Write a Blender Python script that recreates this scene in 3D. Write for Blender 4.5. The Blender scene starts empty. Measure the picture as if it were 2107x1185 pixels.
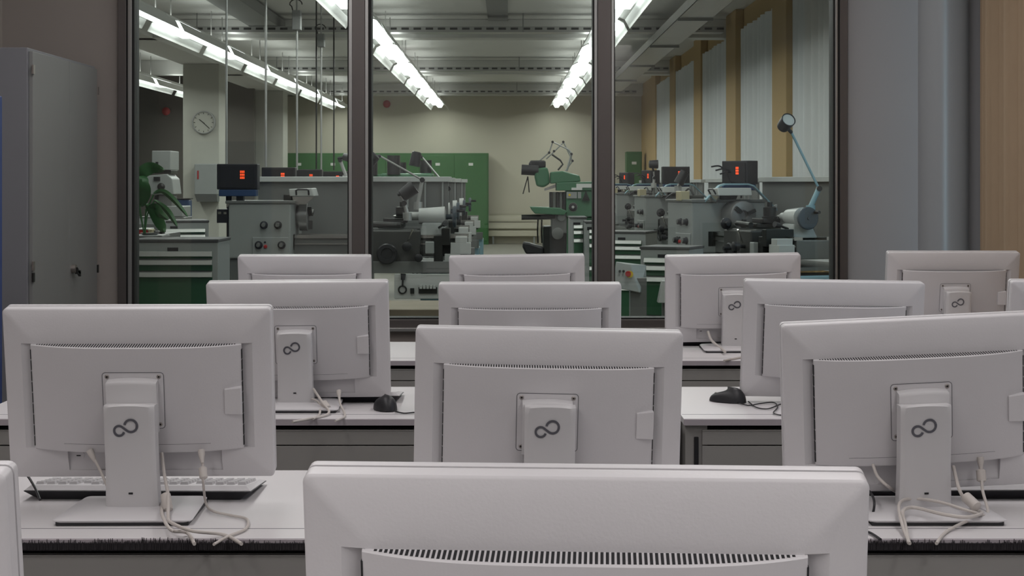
import bpy, math, random
from mathutils import Vector, Matrix
random.seed(7)
R = math.radians
F = 3300.0            # focal length in pixels of the 2107 wide frame
CX, CY = 1045.0, 378.0
EYE = 1.36
sc = bpy.context.scene
COL = sc.collection

# ------------------------------------------------------------ camera, world, lights, exposure
cam = bpy.data.cameras.new('camera'); cam.sensor_width = 36; cam.lens = F/2107*36
cam.shift_x = (1053.5-CX)/2107; cam.shift_y = -(592.5-CY)/2107
cam.clip_start = .05; cam.clip_end = 100
co = bpy.data.objects.new('camera', cam); COL.objects.link(co)
co.location = (0, 0, EYE); co.rotation_euler = (R(90), 0, 0)
sc.camera = co
w = bpy.data.worlds.new('world'); sc.world = w; w.use_nodes = True
w.node_tree.nodes['Background'].inputs[0].default_value = (.5, .55, .6, 1)
w.node_tree.nodes['Background'].inputs[1].default_value = .03
sc.view_settings.view_transform = 'Standard'; sc.view_settings.look = 'None'
sc.view_settings.exposure = 0.0; sc.view_settings.gamma = 1

def area(name, loc, rot, size, power, color=(1, 1, 1)):
    l = bpy.data.lights.new(name, 'AREA'); l.shape = 'RECTANGLE'; l.size, l.size_y = size
    l.energy = power; l.color = color
    o = bpy.data.objects.new(name, l); COL.objects.link(o); o.location = loc; o.rotation_euler = rot
    return o
# classroom ceiling lamps (above and behind the camera)
for lx in (-1.3, 1.3):
    area('ceiling_lamp', (lx, -1.0, 3.05), (0, 0, 0), (.4, 4.0), 47, (1, .96, .95)).data.spread = R(150)
    area('ceiling_lamp', (lx*.9, 4.4, 3.05), (0, 0, 0), (.4, 5.0), 39, (1, .96, .95))
# daylight from the window in the right wall of the classroom
o = area('window_daylight', (2.35, 4.25, 1.75), (R(90), 0, R(1.8)), (.07, 2.6), .42, (.5, .82, 1)); o.data.spread = R(15)
area('window_daylight', (2.38, 4.2, 1.9), (R(90), 0, R(90)), (1.2, 1.5), 3.5, (.6, .8, 1)).data.spread = R(120)
area('window_daylight', (2.85, 10.6, 2.0), (R(90), 0, R(90)), (2.0, 1.6), 14, (.6, .85, 1))

# ------------------------------------------------------------ materials
def mat(name, c, rough=.5, metal=0., var=.04, scale=8., emit=0., bump=0., alpha=None):
    m = bpy.data.materials.new(name); m.use_nodes = True
    nt = m.node_tree; b = nt.nodes['Principled BSDF']
    b.inputs['Roughness'].default_value = rough; b.inputs['Metallic'].default_value = metal
    tc = nt.nodes.new('ShaderNodeTexCoord'); n = nt.nodes.new('ShaderNodeTexNoise')
    n.inputs['Scale'].default_value = scale; n.inputs['Detail'].default_value = 4
    nt.links.new(tc.outputs['Object'], n.inputs['Vector'])
    mx = nt.nodes.new('ShaderNodeMix'); mx.data_type = 'RGBA'
    mx.inputs[6].default_value = tuple(x*(1-var) for x in c)+(1,)
    mx.inputs[7].default_value = tuple(min(1, x*(1+var)) for x in c)+(1,)
    nt.links.new(n.outputs['Fac'], mx.inputs[0]); nt.links.new(mx.outputs[2], b.inputs['Base Color'])
    if emit:
        b.inputs['Emission Color'].default_value = c+(1,); b.inputs['Emission Strength'].default_value = emit
    if bump:
        n2 = nt.nodes.new('ShaderNodeTexNoise'); n2.inputs['Scale'].default_value = 300
        nt.links.new(tc.outputs['Object'], n2.inputs['Vector'])
        bp = nt.nodes.new('ShaderNodeBump'); bp.inputs['Strength'].default_value = bump; bp.inputs['Distance'].default_value = .001
        nt.links.new(n2.outputs['Fac'], bp.inputs['Height']); nt.links.new(bp.outputs[0], b.inputs['Normal'])
    return m
M = {}
M['mon'] = mat('white_monitor_plastic', (.62, .605, .62), .45, bump=.15)
M['neck'] = mat('pale_grey_stand_plastic', (.60, .59, .60), .4)
M['slot'] = mat('dark_slot', (.012, .012, .014), .8)
M['line'] = mat('seam_grey', (.12, .12, .13), .7)
M['logo'] = mat('grey_emblem_metal', (.13, .13, .15), .35, .3)
M['screw'] = mat('screw_steel', (.35, .32, .30), .35, .8)
M['black'] = mat('black_plastic', (.015, .015, .018), .45)
M['screen'] = mat('screen_glass', (.01, .01, .012), .2)
M['desk'] = mat('desk_laminate', (.66, .64, .65), .45, scale=2)
M['deskedge'] = mat('desk_edge_band', (.42, .38, .41), .5)
M['panel'] = mat('grey_desk_metal', (.34, .33, .315), .5, .2)
M['cable'] = mat('ivory_cable', (.55, .51, .48), .5)
M['brush'] = mat('black_bristle', (.02, .017, .02), .9)
M['key'] = mat('white_key_plastic', (.62, .61, .62), .5)
M['cab'] = mat('light_grey_cabinet_steel', (.235, .24, .235), .5, var=.03)
M['cabside'] = mat('blue_grey_cabinet_side', (.21, .215, .235), .5, var=.03)
M['blue'] = mat('navy_blue_steel', (.015, .04, .16), .5)
M['wall'] = mat('warm_grey_paint', (.36, .325, .30), .9, var=.03, scale=3, bump=.2)
M['wallr'] = mat('cool_grey_paint', (.46, .47, .49), .85, var=.03, scale=3, bump=.2)
M['pilaster'] = mat('satin_grey_paint', (.38, .38, .39), .3, var=.02)
M['floor'] = mat('grey_floor', (.18, .18, .18), .5)
M['frame'] = mat('brown_grey_aluminium', (.15, .135, .13), .38, .55)
M['framel'] = mat('light_aluminium_bead', (.42, .42, .41), .35, .8)
M['gasket'] = mat('black_rubber_gasket', (.006, .006, .006), .6)
M['tan'] = mat('tan_curtain_cloth', (.48, .36, .245), .9, bump=.2)
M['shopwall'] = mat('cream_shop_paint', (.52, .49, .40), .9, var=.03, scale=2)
M['darkwall'] = mat('dark_grey_paint', (.105, .098, .088), .9)  # darker wall paint of the left bay
M['ceil'] = mat('grey_ceiling_paint', (.62, .62, .60), .9, var=.05, scale=1.5)
M['col'] = mat('pale_column_paint', (.40, .40, .36), .9)
M['tanwall'] = mat('tan_wall_paint', (.42, .29, .13), .9)
M['white_curtain'] = mat('white_curtain_cloth', (.60, .62, .63), .9)
M['lampmetal'] = mat('white_lamp_reflector', (.85, .86, .84), .4)
M['tube'] = mat('glowing_lamp_diffuser', (.95, 1., .97), .5, emit=3.5)
M['tube2'] = mat('glowing_lamp_tube', (.95, 1., .97), .5, emit=1.8)
M['galv'] = mat('galvanised_steel', (.42, .42, .41), .4, .6, var=.12)
M['roomceil'] = mat('white_ceiling_paint', (.75, .74, .73), .9)
M['rearwall'] = mat('pale_rear_wall_paint', (.6, .58, .57), .9)
M['shopfloor'] = mat('pale_workshop_floor', (.20, .19, .165), .6)
M['sooty'] = mat('oily_dark_casting', (.055, .055, .053), .5, .2, var=.3)
M['worktop'] = mat('dark_worktop', (.07, .07, .07), .6)
M['duct'] = mat('grey_duct_paint', (.26, .265, .26), .7)
M['green'] = mat('green_cabinet_steel', (.03, .118, .03), .45)
M['green2'] = mat('drawer_green_steel', (.022, .085, .04), .45)
M['mgreen'] = mat('machine_green_enamel', (.045, .145, .075), .4)
M['mach'] = mat('light_grey_machine_enamel', (.27, .285, .28), .42, var=.08)
M['mach2'] = mat('mid_grey_machine_enamel', (.13, .135, .13), .45, var=.1)
M['mwhite'] = mat('white_machine_enamel', (.44, .45, .44), .4)
M['mblue'] = mat('pale_blue_machine_enamel', (.22, .36, .42), .4)
M['dark'] = mat('dark_oiled_steel', (.03, .031, .03), .38, .5, var=.3)
M['steel'] = mat('bright_steel', (.55, .54, .52), .22, 1.)
M['chucksteel'] = mat('worn_chuck_steel', (.22, .22, .22), .38, .5)
M['wheel'] = mat('slate_wheel_plastic', (.045, .06, .075), .5)
M['alu'] = mat('aluminium_handle', (.50, .51, .49), .35, .5)
M['red'] = mat('red_plastic', (.35, .02, .02), .4)
M['yellow'] = mat('yellow_plastic', (.6, .42, .03), .4)
M['digit'] = mat('red_led_digits', (1., .09, .02), .5, emit=.9)
M['leaf'] = mat('green_leaf', (.025, .11, .03), .45, var=.3)
M['wood'] = mat('worn_bench_wood', (.24, .20, .145), .7, var=.2)
M['cream'] = mat('cream_plastic', (.42, .37, .24), .5)
M['paper'] = mat('label_white', (.6, .6, .58), .6)
M['bluecable'] = mat('dark_blue_plastic', (.02, .05, .13), .5)
# glass: thin clear sheet with mirror reflection at grazing angles
g = bpy.data.materials.new('clear_window_glass'); g.use_nodes = True
nt = g.node_tree; nt.nodes.clear()
out = nt.nodes.new('ShaderNodeOutputMaterial'); mix = nt.nodes.new('ShaderNodeMixShader')
tr = nt.nodes.new('ShaderNodeBsdfTransparent'); tr.inputs[0].default_value = (.93, .95, .94, 1)
gl = nt.nodes.new('ShaderNodeBsdfGlossy'); gl.inputs['Roughness'].default_value = .01
fr = nt.nodes.new('ShaderNodeFresnel'); fr.inputs[0].default_value = 1.45
for a, b in ((fr.outputs[0], mix.inputs[0]), (tr.outputs[0], mix.inputs[1]), (gl.outputs[0], mix.inputs[2]), (mix.outputs[0], out.inputs[0])):
    nt.links.new(a, b)
M['glass'] = g
# perforated tray metal
pm = mat('perforated_tray_steel', (.40, .40, .39), .45, .5)
nt = pm.node_tree; b = nt.nodes['Principled BSDF']
vor = nt.nodes.new('ShaderNodeTexBrick'); vor.inputs['Scale'].default_value = 1
vor.inputs['Color1'].default_value = (.05, .05, .05, 1); vor.inputs['Color2'].default_value = (.05, .05, .05, 1)
vor.inputs['Mortar'].default_value = (.40, .40, .39, 1); vor.inputs['Brick Width'].default_value = .16
vor.inputs['Row Height'].default_value = .09; vor.inputs['Mortar Size'].default_value = .032
tc = nt.nodes.new('ShaderNodeTexCoord'); sp = nt.nodes.new('ShaderNodeSeparateXYZ'); cb = nt.nodes.new('ShaderNodeCombineXYZ')
nt.links.new(tc.outputs['Object'], sp.inputs[0]); nt.links.new(sp.outputs[0], cb.inputs[0]); nt.links.new(sp.outputs[2], cb.inputs[1])
nt.links.new(cb.outputs[0], vor.inputs[0]); nt.links.new(vor.outputs[0], b.inputs['Base Color'])
M['perf'] = pm

# ------------------------------------------------------------ mesh helpers
def P(px, py, Y):
    return Vector(((px-CX)/F*Y, Y, EYE-(py-CY)/F*Y))
DZ = .732
def D(px, py, lift=.004):       # the point of a desk top seen at this pixel
    Y = (EYE-DZ-lift)*F/(py-CY)
    return P(px, py, Y)
class MB:
    def __init__(s): s.v = []; s.f = []; s.m = []; s.ms = []
    def mi(s, m):
        if m not in s.ms: s.ms.append(m)
        return s.ms.index(m)
    def add(s, vs, fs, m):
        n = len(s.v); s.v += [Vector(v) for v in vs]; k = s.mi(m)
        for f in fs: s.f.append([n+i for i in f]); s.m.append(k)
        return s
    def hexa(s, p, m):  # p: 4 bottom ccw, 4 top ccw
        return s.add(p, [(3, 2, 1, 0), (4, 5, 6, 7), (0, 1, 5, 4), (1, 2, 6, 5), (2, 3, 7, 6), (3, 0, 4, 7)], m)
    def box(s, x0, x1, y0, y1, z0, z1, m):
        return s.hexa([(x0, y0, z0), (x1, y0, z0), (x1, y1, z0), (x0, y1, z0), (x0, y0, z1), (x1, y0, z1), (x1, y1, z1), (x0, y1, z1)], m)
    def pb(s, x0, y0, x1, y1, Y, d, m):
        a = P(x0, y1, Y); b = P(x1, y0, Y)
        return s.box(a.x, b.x, Y, Y+d, a.z, b.z, m)
    def prism(s, pts, axis, a, b, m):   # polygon pts extruded along axis from a to b
        n = len(pts)
        def mk(p, t):
            return {'x': (t, p[0], p[1]), 'y': (p[0], t, p[1]), 'z': (p[0], p[1], t)}[axis]
        vs = [mk(p, a) for p in pts]+[mk(p, b) for p in pts]
        fs = [tuple(range(n))[::-1], tuple(range(n, 2*n))]+[(i, (i+1) % n, n+(i+1) % n, n+i) for i in range(n)]
        return s.add(vs, fs, m)
    def cyl(s, a, b, r, m, n=20, r2=None):
        a = Vector(a); b = Vector(b); r2 = r if r2 is None else r2
        d = (b-a).normalized(); u = d.orthogonal().normalized(); w_ = d.cross(u)
        vs = []
        for c, rr in ((a, r), (b, r2)):
            for i in range(n):
                t = 2*math.pi*i/n; vs.append(c+u*math.cos(t)*rr+w_*math.sin(t)*rr)
        return s.add(vs, [tuple(range(n))[::-1], tuple(range(n, 2*n))]+[(i, (i+1) % n, n+(i+1) % n, n+i) for i in range(n)], m)
    def lathe(s, a, d, prof, m, n=24):  # prof: (dist along d, radius)
        a = Vector(a); d = Vector(d).normalized(); u = d.orthogonal().normalized(); w_ = d.cross(u); vs = []
        for t, r in prof:
            for i in range(n):
                q = 2*math.pi*i/n; vs.append(a+d*t+(u*math.cos(q)+w_*math.sin(q))*max(r, 1e-4))
        fs = [tuple(range(n))[::-1], tuple(range(n*(len(prof)-1), n*len(prof)))]
        for k in range(len(prof)-1):
            for i in range(n): fs.append((k*n+i, k*n+(i+1) % n, (k+1)*n+(i+1) % n, (k+1)*n+i))
        return s.add(vs, fs, m)
    def tube(s, pts, r, m, n=8, closed=False):
        pts = [Vector(p) for p in pts]; vs = []; N = len(pts); up = None
        for i, p in enumerate(pts):
            if closed: t = pts[(i+1) % N]-pts[i-1]
            else: t = pts[min(i+1, N-1)]-pts[max(i-1, 0)]
            t.normalize()
            if up is None: up = t.orthogonal().normalized()
            up = (up-t*up.dot(t)).normalized(); w_ = t.cross(up)
            for k in range(n):
                q = 2*math.pi*k/n; vs.append(p+up*math.cos(q)*r+w_*math.sin(q)*r)
        fs = []
        for i in range(N if closed else N-1):
            j = (i+1) % N
            for k in range(n): fs.append((i*n+k, i*n+(k+1) % n, j*n+(k+1) % n, j*n+k))
        if not closed: fs += [tuple(range(n))[::-1], tuple(range((N-1)*n, N*n))]
        return s.add(vs, fs, m)
    def build(s, name, parent=None, bevel=0, smooth=False, seg=2):
        me = bpy.data.meshes.new(name); me.from_pydata([tuple(v) for v in s.v], [], s.f); me.update()
        for m in s.ms: me.materials.append(M[m])
        for p, k in zip(me.polygons, s.m): p.material_index = k
        if smooth:
            me.polygons.foreach_set('use_smooth', [True]*len(me.polygons))
            me.set_sharp_from_angle(angle=R(38))
        o = bpy.data.objects.new(name, me); COL.objects.link(o)
        if parent: o.parent = parent
        if bevel:
            bv = o.modifiers.new('bevel', 'BEVEL'); bv.width = bevel; bv.segments = seg; bv.limit_method = 'ANGLE'; bv.angle_limit = R(40)
        return o
def curve(pts, n=8):     # smooth interpolation through the given points
    pts = [Vector(p) for p in pts]; out_ = []
    for i in range(len(pts)-1):
        p0 = pts[max(i-1, 0)]; p1 = pts[i]; p2 = pts[i+1]; p3 = pts[min(i+2, len(pts)-1)]
        for k in range(n):
            t = k/n
            out_.append(.5*((2*p1)+(p2-p0)*t+(2*p0-5*p1+4*p2-p3)*t*t+(3*p1-p0-3*p2+p3)*t**3))
    out_.append(pts[-1]); return out_
def tag(o, label=None, cat=None, group=None, kind=None):
    if label: o['label'] = label
    if cat: o['category'] = cat
    if group: o['group'] = group
    if kind: o['kind'] = kind
    return o
def thing(name, loc, label, cat, group=None, rz=0):
    o = bpy.data.objects.new(name, None); COL.objects.link(o); o.location = loc; o.rotation_euler = (0, 0, rz)
    o.empty_display_size = .1
    return tag(o, label, cat, group)
def struct(o): o['kind'] = 'structure'; return o
def kids(o): return [c for c in bpy.data.objects if c.parent == o]
def dup(o, parent=None):
    c = o.copy(); COL.objects.link(c); c.parent = parent
    for ch in kids(o): dup(ch, c)
    return c

# ------------------------------------------------------------ the classroom shell
GY = 8.25
FL, FR_ = (245-CX)/F*GY, (1742-CX)/F*GY
SILL = EYE-(676-CY)/F*GY
HEAD = 2.7
RH = 3.15
struct(MB().box(-3.2, 3.2, -3, GY, -.06, 0, 'floor').build('floor'))
struct(MB().box(-2.72, 2.6, -3, GY, RH, RH+.06, 'roomceil').build('ceiling'))
struct(MB().box(-2.72, -2.6, -3, GY, 0, RH, 'wall').build('wall_left'))
struct(MB().box(2.48, 2.6, -3, GY, 0, RH, 'wallr').build('wall_right'))
struct(MB().box(-2.72, 2.6, -3.1, -3, 0, RH, 'rearwall').build('wall_rear'))
b = MB(); T = .14
b.box(-2.72, FL, GY, GY+T, 0, RH, 'wall'); b.box(FR_, 2.6, GY, GY+T, 0, RH, 'wallr')
b.box(FL, FR_, GY, GY+T, 0, SILL, 'wall'); b.box(FL, FR_, GY, GY+T, HEAD, RH, 'wall')
struct(b.build('wall_front'))
# rounded pilaster on the wall right of the window
b = MB(); pts = []
for i in range(25):
    t = math.pi*i/24; pts.append((2.235-.125*math.cos(t), GY-.13*math.sin(t)**.7))
b.prism(pts, 'z', 0, RH, 'pilaster'); struct(b.build('trim_1', smooth=True))

# the inner window: frame, mullions, beads, gaskets, panes
def vpx(px, Y=GY): return (px-CX)/F*Y
win = MB()
wy0, wy1 = GY-.03, GY+.10
def vbar(a, b_, m, y0=wy0, y1=wy1): win.box(vpx(a), vpx(b_), y0, y1, SILL, HEAD, m)
vbar(245, 262, 'frame'); vbar(718, 726, 'framel', wy0+.005); vbar(726, 752, 'frame', wy0-.01); vbar(752, 759, 'framel', wy0-.004)
vbar(1222, 1229, 'framel', wy0+.005); vbar(1229, 1257, 'frame', wy0-.01); vbar(1257, 1263, 'framel', wy0-.004)
vbar(1726, 1742, 'frame')
win.box(FL, FR_, wy0-.01, wy1, SILL, SILL+.05, 'frame'); win.box(FL, FR_, wy0-.03, wy0+.01, SILL-.01, SILL+.008, 'framel')
win.box(FL, FR_, wy0, wy1, HEAD-.05, HEAD, 'frame')
wf = win.build('window_1', bevel=.002); struct(wf)
b = MB()
for a, c in ((266, 274), (1716, 1721)): b.box(vpx(a), vpx(c), wy0-.004, wy1-.04, SILL+.05, HEAD-.05, 'framel')
struct(b.build('glazing_bead', wf, bevel=.002))
b = MB()
for a, c in ((262, 266), (274, 279), (716, 718.5), (759, 765), (1219, 1222), (1263, 1265), (1712, 1716), (1721, 1726)):
    b.box(vpx(a), vpx(c), wy0+.004, wy1-.02, SILL+.05, HEAD-.05, 'gasket')
for a, c in ((266, 718), (762, 1221), (1264, 1716)):
    b.box(vpx(a), vpx(c), wy0+.004, wy1-.02, SILL+.05, SILL+.058, 'gasket')
struct(b.build('gasket', wf))
for a, c in ((276, 717), (762, 1221), (1264, 1714)):
    struct(MB().box(vpx(a), vpx(c), GY+.02, GY+.026, SILL+.05, HEAD-.05, 'glass').build('pane', wf))

# tan curtain along the right wall
b = MB(); n = 300; vs = []
for i in range(n+1):
    y = 8.15-4.4*i/n; x = 2.40+.022*math.sin(i*1.25)+.012*math.sin(i*.31)
    vs += [(x, y, .05), (x, y, 3.1)]
for i in range(n+1):
    x, y, z = vs[2*i]; vs += [(x+.006, y, .05), (x+.006, y, 3.1)]
fs = []
for i in range(n):
    a = 2*i; c = 2*(n+1)+2*i
    fs += [(a, a+2, a+3, a+1), (c, c+1, c+3, c+2)]
b.add(vs, fs, 'tan')
tag(b.build('curtain', smooth=True), 'tan pleated floor-length curtain hanging at the right edge of the classroom', 'curtain')

# tall grey cabinet by the left wall
CXF = -2.085
def cabinet():
    t = thing('tall_cabinet', (-2.3, 7.6, 0), 'tall light grey two-door steel cabinet standing left of the window', 'cabinet')
    t.location = (CXF, 7.0, 0)
    MB().box(-.46, -.012, 0, 1.14, 0, 1.955, 'cabside').build('body', t, bevel=.003)
    for i, (y0, y1) in enumerate(((.02, .60), (.604, 1.12))):
        d = MB().box(-.012, .006, y0, y1, .06, 1.94, 'cab').build('door', t, bevel=.002)
        ys = y0 if i == 0 else y1
        for z in (1.86, 1.0, .95) if i == 0 else (1.83, .93):
            MB().box(.004, .012, ys-.012 if i == 0 else ys-.008, ys+.012, z-.02, z+.02, 'dark' if z < 1 else 'screw').build('hinge', d)
    h = MB(); h.cyl((.006, .645, .955), (.028, .645, .955), .02, 'screw'); h.box(.024, .036, .640, .70, .93, .945, 'dark')
    h.hexa([(.024, .64, .945), (.036, .64, .945), (.036, .70, .915), (.024, .70, .915), (.024, .64, .962), (.036, .64, .962), (.036, .70, .93), (.024, .70, .93)], 'dark')
    h.build('door_handle', t)
cabinet()
t = thing('blue_cabinet', (0, 0, 0), 'navy blue steel cabinet cut off by the left picture edge', 'cabinet')
xb = (5-CX)/F*5.4
t.location = (xb-.25, 5.2, 0)
MB().box(-.25, .25, -.2, .2, .05, EYE+180/F*5.4, 'blue').build('body', t, bevel=.004)
MB().box(-.24, .24, -.19, .19, 0, .05, 'black').build('plinth', t)
MB().box(-.23, .23, -.212, -.2, .08, EYE+170/F*5.4, 'blue').build('door', t, bevel=.003)

# ------------------------------------------------------------ desks
def desk(x0, x1, y0, label, depth=.68, brush=False, group='rows of white computer desks'):
    t = thing('computer_desk', ((x0+x1)/2, y0+depth/2, 0), label, 'desk', group)
    hx = (x1-x0)/2; hy = depth/2
    tp = MB(); tp.box(-hx, hx, -hy+.006, hy, DZ-.016, DZ, 'desk'); tp.box(-hx, hx, -hy, -hy+.006, DZ-.017, DZ-.001, 'deskedge')
    tp.build('tabletop', t)
    # seam line between the table top and its rear cable flap
    MB().box(-hx+.004, hx-.004, -hy+.085, -hy+.087, DZ, DZ+.0004, 'line').build('flap_seam', t)
    p = MB(); p.box(-hx+.05, hx-.02, -hy+.012, -hy+.028, DZ-.071, DZ-.032, 'panel'); p.box(-hx+.05, hx-.02, -hy+.010, -hy+.03, DZ-.034, DZ-.031, 'panel')
    p.build('cable_channel', t, bevel=.0015)
    MB().box(-hx+.05, hx-.02, -hy+.014, -hy+.028, .32, DZ-.074, 'panel').build('modesty_panel', t, bevel=.0015)
    MB().box(-hx+.04, hx-.04, -hy+.06, -hy+.07, DZ-.2, DZ-.016, 'slot').build('channel_back', t)
    for sx in (-1, 1):
        l = MB(); cx = sx*(hx-.035)
        l.box(cx-.03, cx+.03, -hy+.02, -hy+.09, 0.02, DZ-.017, 'panel')
        l.box(cx-.006, cx+.006, -hy+.014, -hy+.02, .05, DZ-.05, 'slot')
        l.box(cx-.03, cx+.03, -hy+.02, hy-.04, 0, .035, 'panel'); l.box(cx-.03, cx+.03, hy-.1, hy-.04, 0, DZ-.017, 'panel')
        l.build('leg', t, bevel=.002)
    if brush:
        br = MB(); br.box(-hx+.01, hx-.01, -hy-.004, -hy+.003, DZ-.02, DZ-.007, 'brush')
        n = int((x1-x0)/.0016)
        for i in range(n):
            x = -hx+.01+(x1-x0-.02)*i/n+random.uniform(-.001, .001); h = DZ-.005+random.random()**3*.007+.0025*math.sin(i*.021)*math.sin(i*.0063+1)
            br.hexa([(x-.0009, -hy-.006, DZ-.018), (x+.0009, -hy-.006, DZ-.018), (x+.0009, -hy-.003, DZ-.018), (x-.0009, -hy-.003, DZ-.018),
                     (x-.0004, -hy-.0045, h), (x+.0004, -hy-.0045, h), (x+.0004, -hy-.003, h), (x-.0004, -hy-.003, h)], 'brush')
        o = br.build('cable_brush', t); o['label'] = 'fuzzy black bristle strip'; o['kind'] = 'stuff'
    return t
XL, XM, XN, XR = -1.45, .445, .47, 2.15
ys = (1.22, 2.835, 4.28, 5.69)
desk(XL, XM, ys[0], 'white desk under the foreground monitor, below the picture')
desk(XL, XM, ys[1], 'white desk with fuzzy cable brush, nearest in view on the left', brush=True)
desk(XN, XR, ys[1], 'white desk with fuzzy cable brush at the lower right, under the right monitor', brush=True)
desk(XL, XM, ys[2], 'white desk in the middle row, left of the gap, with a black mouse on it')
desk(XN, XR, ys[2], 'white middle-row desk right of the gap, grey leg at its left end')
desk(XL, XM, ys[3], 'white desk of the row nearest the window, on the left')
desk(XN, XR, ys[3], 'white desk of the row nearest the window, on the right')

# ------------------------------------------------------------ monitors
W_, H_ = .512, .337
def rrect(w_, h_, r, n=5):
    pts = []
    for cx, cz, a0 in ((w_/2-r, h_/2-r, 0), (-w_/2+r, h_/2-r, 90), (-w_/2+r, -h_/2+r, 180), (w_/2-r, -h_/2+r, 270)):
        for i in range(n):
            a = R(a0+90*i/(n-1)); pts.append((cx+r*math.cos(a), cz+r*math.sin(a)))
    return pts
def loft(b, rings, m, n=20):
    vs = []
    for w2, h2, r, y in rings: vs += [(x, y, z) for x, z in rrect(w2, h2, r)]
    k = len(rings)
    fs = [tuple(range(n)), tuple(range(n*(k-1), n*k))[::-1]]
    for j in range(k-1):
        for i in range(n): fs.append((j*n+i, (j+1)*n+i, (j+1)*n+(i+1) % n, j*n+(i+1) % n))
    b.add(vs, fs, m)
def cover_y(x):
    t = min(1, abs(x)/.2005)
    return -.0185-.003-.027*(1-t**3.2)
proto = {}
def pro(name, ob): proto[name] = ob.data; ob.name = 'proto_'+name; return ob
def make_protos():
    rem = []
    b = MB(); loft(b, [(W_-.002, H_-.002, .007, .019), (W_, H_, .008, .016), (W_, H_, .008, -.003), (W_-.0025, H_-.0025, .0075, -.0048), (W_-.006, H_-.006, .007, -.0058),
                       (W_-.04, H_-.04, .006, -.0108), (W_-.075, H_-.075, .006, -.0154), (W_-.105, H_-.105, .006, -.0176), (W_-.12, H_-.12, .006, -.0185)], 'mon')
    shell = b.build('x'); 
    cut = MB()
    for s in (-1, 1):
        pts = [(s*.198, -.0060), (s*.198, -.04), (s*.232, -.04), (s*.232, -.0186), (s*.228, -.0178)]
        if s < 0: pts = pts[::-1]
        cut.prism([(p[0], p[1]) for p in pts], 'z', -.105, .1035, 'mon')
    cut.box(-.14, .157, -.06, -.006, -.153, -.099, 'mon')
    c = cut.build('xc')
    md = shell.modifiers.new('b', 'BOOLEAN'); md.object = c; md.operation = 'DIFFERENCE'; md.solver = 'EXACT'
    dg = bpy.context.evaluated_depsgraph_get()
    me = bpy.data.meshes.new_from_object(shell.evaluated_get(dg)); me.materials.clear(); me.materials.append(M['mon'])
    me.polygons.foreach_set('use_smooth', [True]*len(me.polygons)); me.set_sharp_from_angle(angle=R(32))
    proto['rear_shell'] = me
    bpy.data.objects.remove(shell); bpy.data.objects.remove(c)
    def keep(name, o, **k):
        dg = bpy.context.evaluated_depsgraph_get(); dg.update()
        m = bpy.data.meshes.new_from_object(o.evaluated_get(dg)); proto[name] = m; bpy.data.objects.remove(o)
    b = MB(); loft(b, [(W_-.004, H_-.004, .007, .034), (W_, H_, .008, .031), (W_, H_, .008, .0205)], 'mon'); keep('front_bezel', b.build('x', smooth=True))
    keep('screen_panel', MB().box(-.237, .237, .0335, .0348, -.148, .148, 'screen').build('x'))
    # bulging rear cover
    b = MB(); N = 60; zt, zb = .103, -.105; vs = []
    xs = [-.2005+.401*i/N for i in range(N+1)]
    rows = [(zt, 0, -.008), (zt, 1, 0.0015), (zt-.0015, 1, 0), (zb+.004, 1, .0), (zb, 1, .003), (zb, 0, -.006)]
    for x in xs:
        for z, k, dy in rows: vs.append((x, (cover_y(x)+dy) if k else -.016, z))
    q = len(rows); fs = []
    for i in range(N):
        for j in range(q-1): fs.append((i*q+j, i*q+j+1, (i+1)*q+j+1, (i+1)*q+j))
        fs.append((i*q+q-1, i*q, (i+1)*q, (i+1)*q+q-1))
    fs += [tuple(range(q))[::-1], tuple(range(N*q, N*q+q))]
    b.add(vs, fs, 'mon'); keep('rear_cover', b.build('x', smooth=True))
    b = MB(); n = 78
    for i in range(n):
        x = -.188+.376*i/(n-1); yf = cover_y(x)+.0035
        b.box(x-.00135, x+.00135, yf, -.0192, zt-.001, zt+.0004, 'slot')
    keep('vent_grille', b.build('x'))
    b = MB(); n = 9
    for i in range(n):
        z0 = -.098+.194*i/n; b.box(-.0008, .0008, -.0225, -.016, z0, z0+.0185, 'slot')
    b.box(-.0002, .0002, -.0222, -.016, -.098, .093, 'slot')
    keep('side_vent', b.build('x'))
    b = MB(); b.tube([(x, cover_y(x)+.0001, -.088-.0006*(abs(x) > .139)) for x in [-.14+.28*i/20 for i in range(21)]], .0004, 'line', 6); keep('cover_seam', b.build('x'))
    b = MB(); px = -.002; pz = 0.0
    pts = rrect(.116, .110, .006); yf = cover_y(0)
    b.prism([(p[0]+px, p[1]+pz) for p in pts][::-1], 'y', yf-.0006, yf+.003, 'mon')
    b.tube([(p[0]+px, yf-.0004, p[1]+pz) for p in pts], .0007, 'line', 6, True); keep('mounting_plate', b.build('x'))
    b = MB(); b.lathe((0, 0, 0), (0, -1, 0), [(0, .0042), (.001, .0042), (.0016, .003)], 'screw', 14); b.lathe((0, -.0012, 0), (0, -1, 0), [(0, .0018), (.0008, .0018)], 'slot', 8); keep('screw', b.build('x'))
    b = MB(); yl = cover_y(.16)
    b.hexa([(.168, yl-.002, -.032), (.2005, yl-.0035, -.032), (.2005, yl+.012, -.032), (.168, yl+.012, -.032), (.168, yl-.002, .018), (.2005, yl-.0035, .022), (.2005, yl+.012, .022), (.168, yl+.012, .018)], 'mon')
    keep('side_grip', b.build('x', bevel=.0015))
    b = MB()
    b.box(-.012, .012, -.0075, -.0055, -.114, -.109, 'line'); keep('socket', b.build('x'))
    b = MB(); b.cyl((-.122, -.0058, -.124), (-.122, -.0075, -.124), .011, 'mon'); b.box(-.126, -.118, -.0081, -.0072, -.125, -.123, 'slot')
    keep('lock_slot', b.build('x', smooth=True))
    # sliding neck (tilts with the screen)
    b = MB(); yf = cover_y(0)-.001; n = 13; vs = []
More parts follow.
